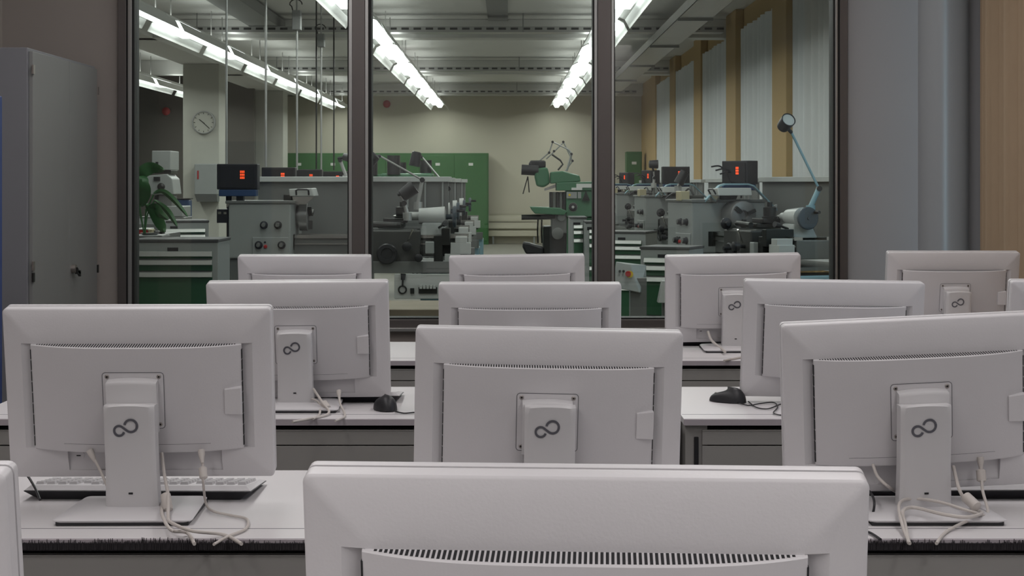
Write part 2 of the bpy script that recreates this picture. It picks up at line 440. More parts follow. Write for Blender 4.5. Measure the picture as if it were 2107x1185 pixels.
    for i in range(n):
        x = -.0475+.095*i/(n-1)-.002; c = .0035*(1-(2*i/(n-1)-1)**2)
        vs += [(x, yf, .042+c), (x, yf-.019-c, .040+c), (x, yf-.022-c, .035+c), (x, yf-.012-c, -.060), (x, yf, -.060)]
    fs = []
    for i in range(n-1):
        for j in range(5): fs.append((i*5+j, i*5+(j+1) % 5, (i+1)*5+(j+1) % 5, (i+1)*5+j)[::-1])
    fs += [(0, 1, 2, 3, 4), tuple(range((n-1)*5, n*5))[::-1]]
    b.add(vs, fs, 'neck'); keep('slide_neck', b.build('x', smooth=True))
    # fixed stand column
    b = MB(); n = 17; sec = []
    zs = [.012, .03, .06, .10, .15, .195, .209, .213]
    vs = []; 
    for z in zs:
        f = (z-.012)/.206; w2 = .0505-.003*min(1, z/.08 if z < .08 else 1); yF = -.023-.034*f
        if z > .211: yF += .004
        ring = []
        for i in range(n):
            t = 2*i/(n-1)-1; ring.append((t*w2, yF-.005*(1-t*t)+(.004 if abs(t) > .99 else 0), z+(.004*(1-t*t) if z > .19 else 0)))
        ring += [(w2, yF+.034, z), (-w2, yF+.034, z)]
        vs += ring
    q = n+2; fs = [tuple(range(q))[::-1], tuple(range(q*(len(zs)-1), q*len(zs)))]
    for k in range(len(zs)-1):
        for i in range(q): fs.append((k*q+i, k*q+(i+1) % q, (k+1)*q+(i+1) % q, (k+1)*q+i))
    b.add(vs, fs, 'neck'); b.box(-.004, .004, -.0345, -.029, .0435, .047, 'slot'); keep('stand_column', b.build('x', smooth=True))
    # emblem: two open loops crossing
    path = []
    R1, R2 = .0116, .0094; c1 = (.0105, .0055); c2 = (-.0115, -.0040)
    for i in range(20): a = R(-15-285*i/19); path.append((c2[0]+R2*math.cos(a), c2[1]+R2*math.sin(a)))
    for i in range(24): a = R(225+305*i/23); path.append((c1[0]+R1*math.cos(a), c1[1]+R1*math.sin(a)))
    def nfy(x, z): f = (z-.012)/.206; t = x/.0475; return -.023-.034*f-.005*(1-t*t)
    b = MB(); vs = []; N = len(path)
    for i in range(N):
        a = path[max(i-1, 0)]; c = path[min(i+1, N-1)]; dx, dz = c[0]-a[0], c[1]-a[1]; L = math.hypot(dx, dz); nx, nz = -dz/L, dx/L
        hw = .0022
        for s_ in (-1, 1):
            for dy in (.0015, -.0012):
                x = path[i][0]+nx*hw*s_-.006; z = path[i][1]+nz*hw*s_+.170
                vs.append((x, nfy(x, z)+dy, z))
    fs = [(0, 1, 3, 2), (4*N-4, 4*N-2, 4*N-1, 4*N-3)]
    for i in range(N-1):
        a = 4*i; c = a+4
        fs += [(a+1, c+1, c+3, a+3), (a, a+2, c+2, c), (a, c, c+1, a+1), (a+2, a+3, c+3, c+2)]
    b.add(vs, fs, 'logo'); keep('emblem', b.build('x'))
    # base plate
    b = MB(); n = 21
    def ring(sc_, z0, dome):
        out_ = []
        pts = []
        for x, y in rrect(.256, .225, .012): pts.append((x, y))
        for x, y in pts:
            xx = x*sc_*(1-.06*(y > 0)); out_.append((xx, y*sc_, z0+dome))
        return out_
    rings = [ring(.93, .003, 0), ring(.97, .0065, 0), ring(1.0, .009, 0), ring(1.0, .0105, 0), ring(.96, .013, 0), ring(.75, .0165, 0), ring(.45, .0185, 0), ring(.15, .019, 0)]
    vs = [v for r_ in rings for v in r_]; q = 20
    fs = [tuple(range(q))[::-1], tuple(range(q*7, q*8))]
    for k in range(7):
        for i in range(q): fs.append((k*q+i, k*q+(i+1) % q, (k+1)*q+(i+1) % q, (k+1)*q+i))
    b.add(vs, fs, 'mon'); keep('stand_base', b.build('x', smooth=True))
    keep('foot', MB().box(-.122, .122, -.1085, .10, 0, .0085, 'black').build('x', bevel=.002))
make_protos()
def put(name, parent, mx=None):
    o = bpy.data.objects.new(name, proto[name]); COL.objects.link(o); o.parent = parent
    if mx is not None: o.matrix_local = mx
    return o
monitors = []
def monitor(xl, yl, xr, yr, label, roll=0., yaw=0., tilt=10., wpx=None):
    wpx = wpx or (xr-xl); d = F*W_/wpx; ym = (yl+yr)/2; xm = (xl+xr)/2
    top = P(xm, ym, d); rootY = d-.02
    cyaw = math.cos(R(yaw))
    t = thing('computer_monitor', (top.x, rootY, DZ), label, 'monitor', None, R(yaw))
    zc = top.z-DZ-.1685*math.cos(R(tilt))
    mx = Matrix.Translation((0, .05, zc)) @ Matrix.Rotation(R(roll), 4, 'Y') @ Matrix.Rotation(R(tilt), 4, 'X')
    for n_ in ('rear_shell', 'front_bezel', 'screen_panel', 'rear_cover', 'mounting_plate', 'side_grip', 'lock_slot', 'slide_neck'):
        o = put(n_, t, mx)
        if n_ == 'rear_cover':
            put('vent_grille', o); put('cover_seam', o)
            for s_ in (-1, 1): put('side_vent', o, Matrix.Translation((s_*.2008, 0, 0)))
        if n_ == 'mounting_plate':
            for sx in (-1, 1):
                for sz in (-1, 1): put('screw', o, Matrix.Translation((-.002+sx*.049, cover_y(0)-.0006, sz*.047)))
        if n_ == 'lock_slot':
            for x_ in (.061, .101): put('socket', t, mx @ Matrix.Translation((x_, 0, 0)))
        if n_ == 'screen_panel': o['label'] = 'dark screen'
    st = put('stand_column', t, Matrix.Rotation(R(roll*.7), 4, 'Y')); e = put('emblem', st); e['label'] = 'grey looped emblem'
    bs = put('stand_base', t); f = put('foot', bs); f['label'] = 'black foot pad'
    monitors.append(t); return t
def mon_all():
    monitor(615, 985, 1779, 972, 'largest nearest white monitor in the foreground centre, only its top part in view', yaw=-3.5)
    monitor(14-1175, 972, 14, 972, 'white monitor at the lower left edge, only its right edge showing', yaw=0)
    monitor(7, 634, 557, 634, 'white monitor on the left of the second row, whole back, stand and emblem visible', yaw=1)
    monitor(851, 675, 1404, 685, 'white monitor directly behind the foreground one, slightly rolled, centre of the second row', roll=1.1, tilt=5)
    monitor(1618, 670, 2168, 644, 'white monitor cut by the right picture edge, cables looped over its foot', roll=-2.7, tilt=7.5)
    monitor(425, 582, 799, 579, 'white monitor in the third row on the left, with a black mouse to its right', roll=-.5)
    monitor(902, 585, 1279, 583, 'white monitor in the third row at the centre, lower half hidden', tilt=7)
    monitor(1532, 577, 1903, 582, 'white monitor in the third row on the right, with a black mouse to its left', roll=.9, tilt=7)
    monitor(2081, 580, 2452, 577, 'white monitor in the third row at the far right, only a sliver in view')
    monitor(489, 527, 763, 526, 'white monitor of the window row on the left, just its top edge visible')
    monitor(925, 529, 1204, 524, 'white monitor of the window row at the centre, below the green milling machine', roll=-.8)
    monitor(1371, 528, 1649, 522, 'white monitor of the window row on the right, white base visible on the desk', roll=-1)
    monitor(1827, 520, 2099, 518, 'white monitor of the window row at the far right, by the tan curtain')
mon_all()

# ------------------------------------------------------------ keyboards, mice, cables
def keyboard(cx, cy, label, keys=False, rz=0.):
    t = thing('keyboard', (cx, cy, DZ), label, 'keyboard', None, rz)
    b = MB()
    # seen from its rear edge: high rear, low front (front is at +y)
    b.hexa([(-.20, -.075, 0), (.20, -.075, 0), (.215, .085, 0), (-.215, .085, 0), (-.228, -.092, .020), (.228, -.092, .020), (.228, .09, .008), (-.228, .09, .008)], 'black')
    b.build('base_tray', t, bevel=.002)
    tp = MB().hexa([(-.226, -.09, .020), (.226, -.09, .020), (.226, .09, .008), (-.226, .09, .008), (-.214, -.078, .030), (.214, -.078, .030), (.214, .082, .012), (-.214, .082, .012)], 'key').build('top_case', t, bevel=.002)
    if keys:
        kb = MB().hexa([(-.0085, -.0085, 0), (.0085, -.0085, 0), (.0085, .0085, 0), (-.0085, .0085, 0), (-.0065, -.006, .007), (.0065, -.006, .007), (.0065, .006, .007), (-.0065, .006, .007)], 'key').build('key', t)
        first = True; sl = math.atan2(-.018, .16)
        for r_ in range(5):
            for c in range(19):
                if (r_, c) in ((0, 4), (0, 14)): continue
                x = -.2+c*.0222+(0 if c < 14 else .004); y = -.062+r_*.026; z = .0285-(y+.078)/.16*.018
                o = kb if first else kb.copy()
                if not first: COL.objects.link(o)
                first = False
                o.location = (x, y, z); o.rotation_euler = (sl, 0, 0)
    return t
def kb_px(px, py, label, keys=False, rz=0.):
    p = D(px, py, 0); return keyboard(p.x, p.y+.09, label, keys, rz)
kb_px(284, 1031, 'white keyboard with black underside behind the left monitor stand', True, R(-1))
kb_px(1945, 1030, 'white keyboard with black underside behind the right monitor stand', True, R(1))
kb_px(660, 829, 'keyboard with black underside under the left monitor of the third row')
kb_px(1790, 829, 'keyboard with black underside under the right monitor of the third row')
kb_px(1500, 712, 'keyboard with black underside under the right monitor of the window row')

def mouse(px, py, label, rz):
    p = D(px, py, 0)
    t = thing('computer_mouse', (p.x, p.y+.03, DZ), label, 'mouse', None, rz)
    b = MB(); vs = []; nu, nv = 20, 8
    for j in range(nv+1):
        f = j/nv*math.pi/2
        for i in range(nu):
            a = 2*math.pi*i/nu; x = math.cos(a)*.031*math.cos(f)**.6; y = math.sin(a)*.056*math.cos(f)**.6
            vs.append((x*(1-.12*math.sin(a)), y, .002+.034*math.sin(f)*(1-.25*math.sin(a))))
    fs = [tuple(range(nu))[::-1], tuple(range(nu*nv, nu*nv+nu))]
    for j in range(nv):
        for i in range(nu): fs.append((j*nu+i, j*nu+(i+1) % nu, (j+1)*nu+(i+1) % nu, (j+1)*nu+i))
    b.add(vs, fs, 'black'); bd = b.build('body', t, smooth=True)
    MB().cyl((-.0025, .036, .0215), (.0025, .036, .0215), .0045, 'panel', 12).build('scroll_wheel', t)
    return t
mouse(790, 846, 'black mouse right of the left monitor in the third row', R(20))
mouse(1500, 830, 'black mouse left of the right monitor in the third row', R(60))
def cable(pts, r, m, label, ferr=None, plug=None, name='monitor_cable', rest=None):
    b = MB().tube(curve(pts, 8), r, m, 8)
    o = b.build(name, smooth=True)
    if ferr:
        f = MB(); f.lathe(ferr[0], Vector(ferr[1])-Vector(ferr[0]), [(0, r*1.6), (.003, r*3), ((Vector(ferr[1])-Vector(ferr[0])).length-.003, r*3), ((Vector(ferr[1])-Vector(ferr[0])).length, r*1.6)], m, 12)
        f.build('ferrite_core', o, smooth=True)
    if plug:
        f = MB(); f.lathe(plug[0], Vector(plug[1])-Vector(plug[0]), [(0, .0065), (.008, .0065), (.02, .004), (.026, .003)], m, 12); f.build('plug', o, smooth=True)
    return tag(o, label, 'cable')
# left monitor of the second row
cable([P(186, 930, 3.07), P(205, 965, 3.06), P(224, 1008, 3.05), D(240, 1042)], .0028, 'cable', 'white cable left of the left monitor stand column', None, (P(184, 926, 3.07), P(196, 950, 3.065)))
cable([P(333, 932, 3.07), P(338, 975, 3.04), P(346, 1020, 3.0), D(346, 1062, .02), D(352, 1075, .02), D(395, 1092, .02), D(460, 1100), D(497, 1119, .004)], .0032, 'cable', 'thick white cable right of the left monitor stand, with a ferrite core', (P(340, 1015, 3.01), P(346, 1052, 2.99)), None)
cable([P(415, 930, 3.07), P(417, 960, 3.06), P(418, 990, 3.05), D(424, 1036, .01), D(440, 1052, .006), D(475, 1060), D(508, 1068), D(505, 1088), D(470, 1103), D(440, 1120, .004)], .0026, 'cable', 'thin white cable hanging from the left monitor and looping on the desk', (P(417, 960, 3.06), P(419, 986, 3.05)), (P(414, 926, 3.07), P(416, 950, 3.06)))
cable([D(334, 1036, .02), D(334, 1060, .022), D(352, 1090, .02), D(385, 1096, .006), D(400, 1119, .004)], .0032, 'cable', 'white cable lying over the right corner of the left monitor foot')
# right monitor of the second row
cable([P(1796, 955, 3.07), P(1806, 980, 3.06), P(1830, 1003, 3.05), D(1850, 1015, .01)], .003, 'cable', 'white cable behind the right monitor stand column, on its left side')
cable([P(1962, 960, 3.07), P(1975, 1010, 3.0), D(2000, 1045, .02), D(2020, 1055, .02), D(1990, 1064, .024), D(1940, 1058, .026), D(1880, 1044, .03), D(1858, 1052, .03), D(1862, 1078, .012), D(1870, 1117, .004)], .0034, 'cable', 'thick white cable looped over the front of the right monitor stand', (P(1985, 1020, 2.98), P(2012, 1045, 2.95)))
cable([D(2030, 1062, .012), D(1990, 1050, .03), D(1930, 1032, .035), D(1875, 1026, .034), D(1850, 1038, .034), D(1858, 1085, .012), D(1872, 1118, .004)], .003, 'cable', 'second white cable crossing the right monitor stand above the first')
cable([P(2018, 945, 3.07), P(2020, 985, 3.06), P(2022, 1010, 3.02), D(2032, 1058, .012), D(2000, 1068, .01), D(1950, 1092), D(1927, 1118)], .003, 'cable', 'white cable from the right monitor down to the desk edge, right of the stand', (P(2018, 965, 3.065), P(2020, 992, 3.06)), (P(2017, 940, 3.07), P(2018, 960, 3.07)))
# left monitor of the third row
cable([P(645, 800, 4.47), P(665, 830, 4.40), D(677, 846, .01), D(668, 855), D(635, 862), D(602, 868)], .0035, 'cable', 'white cable from the third-row left monitor lying along the desk edge', (P(665, 828, 4.42), P(675, 842, 4.40)))
cable([P(697, 805, 4.47), P(700, 830, 4.44), D(708, 848, .005), D(708, 858), D(690, 866)], .003, 'cable', 'thin white cable right of the ferrite core at the third-row left monitor', None, (P(697, 803, 4.47), P(698, 818, 4.46)))
cable([D(640, 820, .03), D(656, 828, .02), D(658, 850, .006), D(645, 862)], .003, 'cable', 'short white cable loop beside the stand of the third-row left monitor')
# right monitor of the window row
cable([P(1457, 682, 6.09), P(1464, 700, 6.05), P(1480, 714, 6.0), D(1492, 724, .012)], .005, 'cable', 'white cable curving down left of the stand of the window-row right monitor')
cable([D(1540, 733), D(1515, 737), D(1490, 742)], .004, 'cable', 'white cable lying on the desk edge before the window-row right monitor')
# black cords
cable([P(-40, 958, 3.30), P(20, 959, 3.25), P(50, 972, 3.2), P(70, 1000, 3.16), D(82, 1028, .022)], .0025, 'black', 'black keyboard cord arching over the left desk at the picture edge', name='black_cable')
cable([D(-30, 1068), D(10, 1054), D(23, 1060), D(18, 1068), D(-20, 1072)], .002, 'black', 'small black cord loop on the desk at the left picture edge', name='black_cable')
cable([D(812, 846), D(830, 850), D(848, 849), D(880, 846)], .002, 'black', 'black mouse cord on the third-row left desk', name='black_cable')
cable([D(1518, 828), D(1540, 834), D(1565, 830), D(1592, 828), D(1600, 838), D(1592, 850), D(1620, 856), D(1650, 856)], .0018, 'black', 'black mouse cord with a bend on the third-row right desk', name='black_cable')
cable([D(1540, 826), D(1556, 838), D(1580, 841), D(1605, 832), D(1630, 826)], .0018, 'black', 'black keyboard cord looping behind the mouse cord on the third-row right desk', name='black_cable')
cable([P(1770, 1000, 3.1), P(1790, 1012, 3.08), P(1799, 1035, 3.0), D(1792, 1065), D(1770, 1080)], .0025, 'black', 'black cord hanging beside the right edge of the foreground monitor', name='black_cable')
cable([D(1768, 1092), D(1790, 1096), D(1812, 1110)], .0025, 'black', 'short black cord on the desk edge right of the foreground monitor', name='black_cable')
# ------------------------------------------------------------ the workshop beyond the window: shell
SZ = 3.61; SB = 36.5; SXR = 3.04; SXL = -9.0
struct(MB().box(SXL, 3.3, GY+.14, SB+.2, -.06, 0, 'shopfloor').build('floor'))
b = MB(); b.box(SXL, 3.3, GY+.14, SB+.2, SZ, SZ+.1, 'ceil'); struct(b.build('ceiling'))
struct(MB().box(-5.3, 3.3, SB, SB+.15, 0, SZ, 'shopwall').build('wall_back'))
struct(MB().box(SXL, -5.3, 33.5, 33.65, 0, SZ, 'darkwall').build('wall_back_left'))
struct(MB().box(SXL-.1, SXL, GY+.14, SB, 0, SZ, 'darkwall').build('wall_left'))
struct(MB().box(SXR, SXR+.15, GY+.14, SB, 0, SZ, 'tanwall').build('wall_right'))
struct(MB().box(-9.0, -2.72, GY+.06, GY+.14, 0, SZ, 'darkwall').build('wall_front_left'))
b = MB(); b.box(2.6, 3.2, GY+.06, GY+.14, 0, SZ, 'shopwall'); b.box(-2.72, 2.6, GY+.06, GY+.14, RH, SZ, 'shopwall'); struct(b.build('wall_front_right'))
ti = 2
for Y in (14.6, 21.9, 29.2, 36.1):      # cross beams under the slab
    struct(MB().box(SXL, SXR, Y, Y+.34, SZ-.26, SZ, 'ceil').build('trim_%d' % ti, bevel=.01)); ti += 1
struct(MB().box(-5.45, -4.85, GY+.14, SB, SZ-.26, SZ-.002, 'ceil').build('trim_%d' % ti, bevel=.01)); ti += 1
struct(MB().box(-.27, 0, GY+.14, 21.9, SZ-.03, SZ, 'duct').build('trim_%d' % ti)); ti += 1
for y0, y1 in ((26.6, 27.3), (34.2, 34.9)):   # columns between the bays
    struct(MB().box(-5.39, -4.79, y0, y1, 0, SZ-.26, 'col').build('trim_%d' % ti, bevel=.01)); ti += 1
# piers along the right wall
for k in range(6):
    yc = 13.2+3.75*k
    if yc < 33: struct(MB().box(SXR-.11, SXR, yc-.05, yc+.85, 0, SZ, 'tanwall').build('trim_%d' % ti, bevel=.01)); ti += 1
# white curtains between the piers
def curtain(y0, y1, label):
    b = MB(); n = int((y1-y0)/.0225); vs = []; ph = random.uniform(0, 6)
    for off in (0, .008):
        for i in range(n+1):
            y = y0+(y1-y0)*i/n; x = SXR-.055+off+.03*math.sin(i*.42+ph)+.012*math.sin(i*.115+ph)
            vs += [(x, y, .55), (x, y, SZ-.28)]
    fs = []
    for i in range(n):
        a = 2*i; c = 2*(n+1)+2*i
        fs += [(a, a+1, a+3, a+2), (c, c+2, c+3, c+1)]
    b.add(vs, fs, 'white_curtain'); o = b.build('curtain', smooth=True)
    o.location.x = 0
    return tag(o, label, 'curtain', 'white curtains along the workshop windows')
cur = ('nearest white curtain at the right window jamb of the workshop', 'white curtain second from the right jamb, behind the tall jointed lamp', 'third white curtain from the right jamb, above the nearest red readout',
       'fourth white curtain from the right jamb, left of the nearest red readout', 'fifth white curtain, narrow, above the grey lathes', 'narrow white curtain at the far end beside the cream back wall')
for k in range(6):
    a = 10.35+3.75*k; c = a+2.8
    curtain(a, min(c, SB-.2), cur[k])

# ------------------------------------------------------------ luminaires
def luminaire():
    t = thing('fluorescent_luminaire', (0, 0, 3.10), 'x', 'ceiling light')
    b = MB(); b.box(-.03, .03, -1.57, 1.57, .03, .10, 'lampmetal'); b.build('spine', t)
    b = MB()   # curved reflector wings
    for s_ in (-1, 1):
        pr = [(s_*.03, .055), (s_*.08, .045), (s_*.15, .01), (s_*.20, -.085), (s_*.204, -.085), (s_*.155, .016), (s_*.082, .05), (s_*.03, .06)]
        if s_ > 0: pr = pr[::-1]
        b.prism(pr, 'y', -1.45, 1.45, 'lampmetal')
        b.build
    b.build('reflector', t)
    MB().hexa([(-.09, -1.42, -.045), (.09, -1.42, -.045), (.09, -.1, -.045), (-.09, -.1, -.045), (-.12, -1.42, .035), (.12, -1.42, .035), (.12, -.1, .035), (-.12, -.1, .035)], 'tube').build('diffuser', t)
    MB().hexa([(-.04, -.05, -.03), (.04, -.05, -.03), (.04, 1.38, -.03), (-.04, 1.38, -.03), (-.08, -.05, .035), (.08, -.05, .035), (.08, 1.38, .035), (-.08, 1.38, .035)], 'tube2').build('louver', t)
    ld = bpy.data.lights.new('strip_light', 'AREA'); ld.shape = 'RECTANGLE'; ld.size = .14; ld.size_y = 2.7; ld.energy = 21; ld.color = (.97, 1, .95)
    lo = bpy.data.objects.new('strip_light', ld); COL.objects.link(lo); lo.parent = t; lo.location = (0, 0, -.055)
    ld = bpy.data.lights.new('ceiling_fill_light', 'AREA'); ld.shape = 'RECTANGLE'; ld.size = .10; ld.size_y = 2.7; ld.energy = 4.2; ld.color = (.97, 1, .95)  # added fill above the closed reflector, only brightens the workshop ceiling
    lo = bpy.data.objects.new('ceiling_fill_light', ld); COL.objects.link(lo); lo.parent = t; lo.location = (0, 0, .11); lo.rotation_euler = (R(180), 0, 0)
    MB().box(-.006, .006, -1.2, -1.188, .10, .42, 'galv').build('hanger', t); MB().box(-.006, .006, 1.2, 1.212, .10, .42, 'galv').build('hanger', t)
    return t
l0 = luminaire(); first = True
rows = ((-1.53, 'in the hanging row left of the picture centre', 'left centre row of strip lights', 9.2, 34.7), (1.10, 'in the hanging row right of the picture centre', 'right centre row of strip lights', 9.2, 34.7),
        (-3.71, 'in the diagonal row over the left lathes', 'left row of strip lights', 11.3, 34.7), (-6.05, 'in the short row beyond the left column', 'far left row of strip lights', 22.0, 32.5))
order = ('nearest', 'second nearest', 'third nearest', 'fourth nearest', 'fifth', 'sixth', 'seventh', 'eighth', 'farthest')
for X, desc, grp, ya, yb in rows:
    lst = []; y = 34.7
    while y > ya: lst.append(y); y -= 3.17
    lst = [q for q in lst if q < yb+.01][::-1]
    for i, Y in enumerate(lst):
        o = l0 if first else dup(l0); first = False
        o.location = (X, Y, 3.10); nm = 'farthest' if i == len(lst)-1 else order[i]
        tag(o, 'lit white strip light, %s %s' % (nm, desc), 'ceiling light', grp)

# ------------------------------------------------------------ cable trays, ducts, drops
def tray_x(Y, x0, x1, label):
    t = thing('cable_tray', ((x0+x1)/2, Y, 3.36), label, 'cable tray'); h = (x1-x0)/2
    MB().box(-h, h, -.15, -.145, 0, .075, 'perf').build('side_rail', t); MB().box(-h, h, .145, .15, 0, .075, 'perf').build('side_rail', t)
    MB().box(-h, h, -.145, .145, 0, .004, 'galv').build('tray_floor', t)
    n = int((x1-x0)/1.6)
    for i in range(n):
        x = -h+.5+i*(x1-x0-1)/max(1, n-1); MB().box(x-.008, x+.008, -.152, -.150, 0, .25, 'duct').build('hanger_rod', t)
for Y, lab in ((14.2, 'nearest perforated cable tray crossing above the picture'), (21.3, 'first perforated cable tray seen crossing under the ceiling'), (28.6, 'second perforated cable tray crossing farther back'), (35.7, 'last perforated cable tray in front of the back wall')):
    tray_x(Y, -4.6, 2.85, lab)
b = MB(); t = thing('cable_tray', (2.13, 20, 3.24), 'long grey cable tray running away along the curtains', 'cable tray')
MB().box(-.19, .19, -11, 16, 0, .006, 'galv').build('tray_floor', t)
for x in (-.19, .185): MB().box(x, x+.005, -11, 16, 0, .11, 'galv').build('side_rail', t)
for k in range(7): MB().box(-.2, .2, -9+3.6*k, -8.96+3.6*k, -.03, 0, 'duct').build('bracket', t)
tag(MB().box(-3.42, -3.04, GY+.2, 22, 3.44, 3.58, 'duct').build('ceiling_duct'), 'flat dark grey duct under the ceiling above the left lathes', 'duct')
def drop(px, ytop, ybot, Y, r, m, label, box=None):
    a = P(px, 0, Y); zb = EYE-(ybot-CY)/F*Y
    t = thing('service_pole', (a.x, Y, zb), label, 'service pole', 'thin service poles hanging over the left lathes')
    zt = SZ-zb if ytop <= 0 else EYE-(ytop-CY)/F*Y-zb
    MB().cyl((0, 0, 0), (0, 0, zt), r, m, 10).build('pole', t, smooth=True)
    if box:
        z1 = EYE-(box[0]-CY)/F*Y-zb; z0 = EYE-(box[1]-CY)/F*Y-zb; hw = box[2]/F*Y/2
        MB().box(-hw, hw, -.06, .06, z0, z1, 'duct').build('junction_box', t, bevel=.005)
        h = MB(); pts = [(-.04, 0, z1), (-.05, 0, z1+.04)]
        for i in range(9): q = math.pi-math.pi*i/8; pts.append((-.05+.05+math.cos(q)*.06-.01, 0, z1+.06+math.sin(q)*.05))
        h.tube(pts, .006, 'dark'); h.build('hook', t)
drop(466, 0, 340, 12.3, .009, 'duct', 'grey service pole at the left, running down beside the wall clock')
drop(547, 0, 343, 14.2, .010, 'galv', 'pale service pole left of the junction boxes, over the second readout')
drop(611, 0, 350, 15.5, .010, 'galv', 'pale service pole under the highest junction box', (22, 62, 17))
drop(661, 0, 352, 18, .010, 'galv', 'pale service pole between two dark ones, under a junction box', (70, 97, 14))
drop(651, 0, 350, 19, .009, 'dark', 'dark service pole left of the pale one')
drop(687, 0, 350, 20, .009, 'dark', 'dark service pole nearest the left window mullion')

# ------------------------------------------------------------ lathes
def lathe_machine(hood=False, ge=1.15):
    t = thing('metal_lathe', (0, 0, 0), 'x', 'lathe')
    def loc(px): return (px-603)/275.
    def z(py): return EYE-(py-378)/275.
    b = MB(); b.box(loc(470), loc(598), -.36, .30, z(532), z(418), 'mach'); b.build('headstock', t, bevel=.012)
    b = MB(); b.box(loc(464), loc(602), -.37, .31, z(419), z(413), 'mach2'); b.build('headstock_lid', t, bevel=.004)
    b = MB(); b.box(loc(520), loc(594), -.375, -.36, z(526), z(488), 'mach'); p = b.build('control_panel', t, bevel=.004)
    for kx, ky in ((533, 504), (580, 504), (543, 463), (572, 463)):
        k = MB(); y = -.375 if ky > 480 else -.36
        k.lathe((loc(kx), y, z(ky)), (0, -1, 0), [(0, .030), (.006, .030), (.007, .024), (.035, .022), (.038, .018)], 'black', 18)
        k.lathe((loc(kx), y-.037, z(ky)), (0, -1, 0), [(0, .016), (.003, .014)], 'mach2', 14); k.build('selector_knob', p if ky > 480 else t, smooth=True)
    MB().lathe((loc(547), -.375, z(507)), (0, -1, 0), [(0, .014), (.012, .014), (.016, .010)], 'red', 14).build('stop_button', p, smooth=True)
    MB().lathe((loc(546), -.375, z(498)), (0, -1, 0), [(0, .007), (.008, .007)], 'black', 10).build('push_button', p)
    b = MB(); b.box(loc(443), loc(466), -.30, .1, z(459), z(431), 'black'); b.box(loc(445), loc(452), -.302, -.30, z(441), z(436), 'steel'); b.box(loc(457), loc(463), -.302, -.30, z(441), z(436), 'steel')  # two small bright patches stand for highlights on the black box
    b.build('drive_motor', t, bevel=.008)
    MB().box(loc(462), loc(476), -.26, .2, .0, z(424), 'dark').build('end_column', t, bevel=.01)
    # chuck
    cl = .11 if hood else 0
    MB().lathe((loc(598), 0, 1.11), (1, 0, 0), [(0, .085), (.022, .085), (.024, .112), (.085+cl, .112), (.09+cl, .105), (.09+cl, .04), (.06+cl, .036)], 'chucksteel', 32).build('chuck', t, smooth=True)
    for i in range(3):
        q = 2*math.pi*i/3+.4; c, s_ = math.cos(q), math.sin(q)
        b = MB(); pts = []
        for r0, w_ in ((.035, .014), (.10, .014)):
            pts.append((r0, w_))
        r0, r1, w2 = .035, .1, .014
        cn = [(r0, -w2), (r1, -w2), (r1, w2), (r0, w2)]
        vs = [(loc(598)+.085+cl+dx, c*a-s_*bb, 1.11+s_*a+c*bb) for dx in (0, .035) for a, bb in cn]
        b.hexa(vs, 'dark'); b.build('chuck_jaw', t)
    # chuck guard: hinge, white hood with handle, clear shield
    g = MB(); g.hexa([(loc(590), -.20, z(404)), (loc(641), -.20, z(404)), (loc(641), .1, z(404)), (loc(594), .1, z(404)), (loc(588), -.20, z(389)), (loc(636), -.20, z(387)), (loc(636), .1, z(387)), (loc(588), .1, z(389))], 'mwhite')
    gd = g.build('chuck_guard', t, bevel=.006)
    g = MB(); g.tube([(loc(604), -.205, z(401)), (loc(604), -.225, z(392)), (loc(608), -.225, z(390)), (loc(626), -.225, z(390)), (loc(630), -.225, z(392)), (loc(630), -.205, z(401))], .007, 'black'); g.build('handle', gd)
    MB().hexa([(loc(600), -.20, z(421)), (loc(624), -.20, z(421)), (loc(624), -.192, z(421)), (loc(600), -.192, z(421)), (loc(595), -.20, z(405)), (loc(641), -.20, z(405)), (loc(641), -.19, z(405)), (loc(595), -.19, z(405))], 'steel').build('shield', gd)
    MB().box(loc(573), loc(592), -.1, .05, z(414), z(400), 'dark').build('guard_hinge', t, bevel=.008)
    # digital readout on its post
    r_ = MB(); r_.box(loc(443), loc(527), -.30, -.18, z(390), z(337), 'black'); r_.box(loc(447), loc(524), -.30, -.19, z(404), z(390), 'bluecable')
    ro = r_.build('digital_readout', t, bevel=.006)
    MB().box(loc(449), loc(521), -.306, -.30, z(386), z(342), 'slot').build('display_window', ro)
    for i in range(3):
        d = MB(); zz = z(352+i*6.2)
        for k in range(3): d.box(loc(491.5+k*3.3), loc(493.9+k*3.3), -.309, -.306, zz-.013, zz+.004, 'digit')
        o = d.build('digit_row', ro); o['label'] = 'glowing red digits'
    MB().cyl((loc(464), -.22, z(418)), (loc(464), -.22, z(404)), .022, 'dark').build('readout_post', t); MB().box(loc(482), loc(496), -.27, -.2, z(415), z(404), 'dark').build('readout_bracket', t)
    # bed, ways, chip pan
    b = MB(); b.box(loc(590), 1.30, -.17, -.10, z(492), z(485), 'steel'); b.box(loc(590), 1.30, .1, .17, z(492), z(485), 'steel'); b.box(loc(590), 1.30, -.17, -.16, z(505), z(502.5), 'steel')
    b.build('bed_way', t)
    b = MB(); b.box(loc(590), 1.30, -.15, .16, z(530), z(492), 'mach2'); b.build('bed', t, bevel=.006)
    MB().box(loc(585), loc(598), -.22, -.1, z(518), z(482), 'dark').build('bed_stop', t, bevel=.006)
    MB().box(loc(600), 1.34, -.34, .50, z(552), z(546), 'mach2').build('chip_pan', t)
    MB().box(loc(600), 1.36, -.36, -.34, z(562), z(538), 'mach2').build('pan_lip', t, bevel=.003)
    b = MB(); b.box(loc(470), loc(604), -.33, .30, 0, z(532), 'mach2'); b.build('head_pedestal', t, bevel=.01)
    MB().box(.95, 1.36, -.32, .30, 0, z(562), 'mblue').build('tail_pedestal', t, bevel=.01)
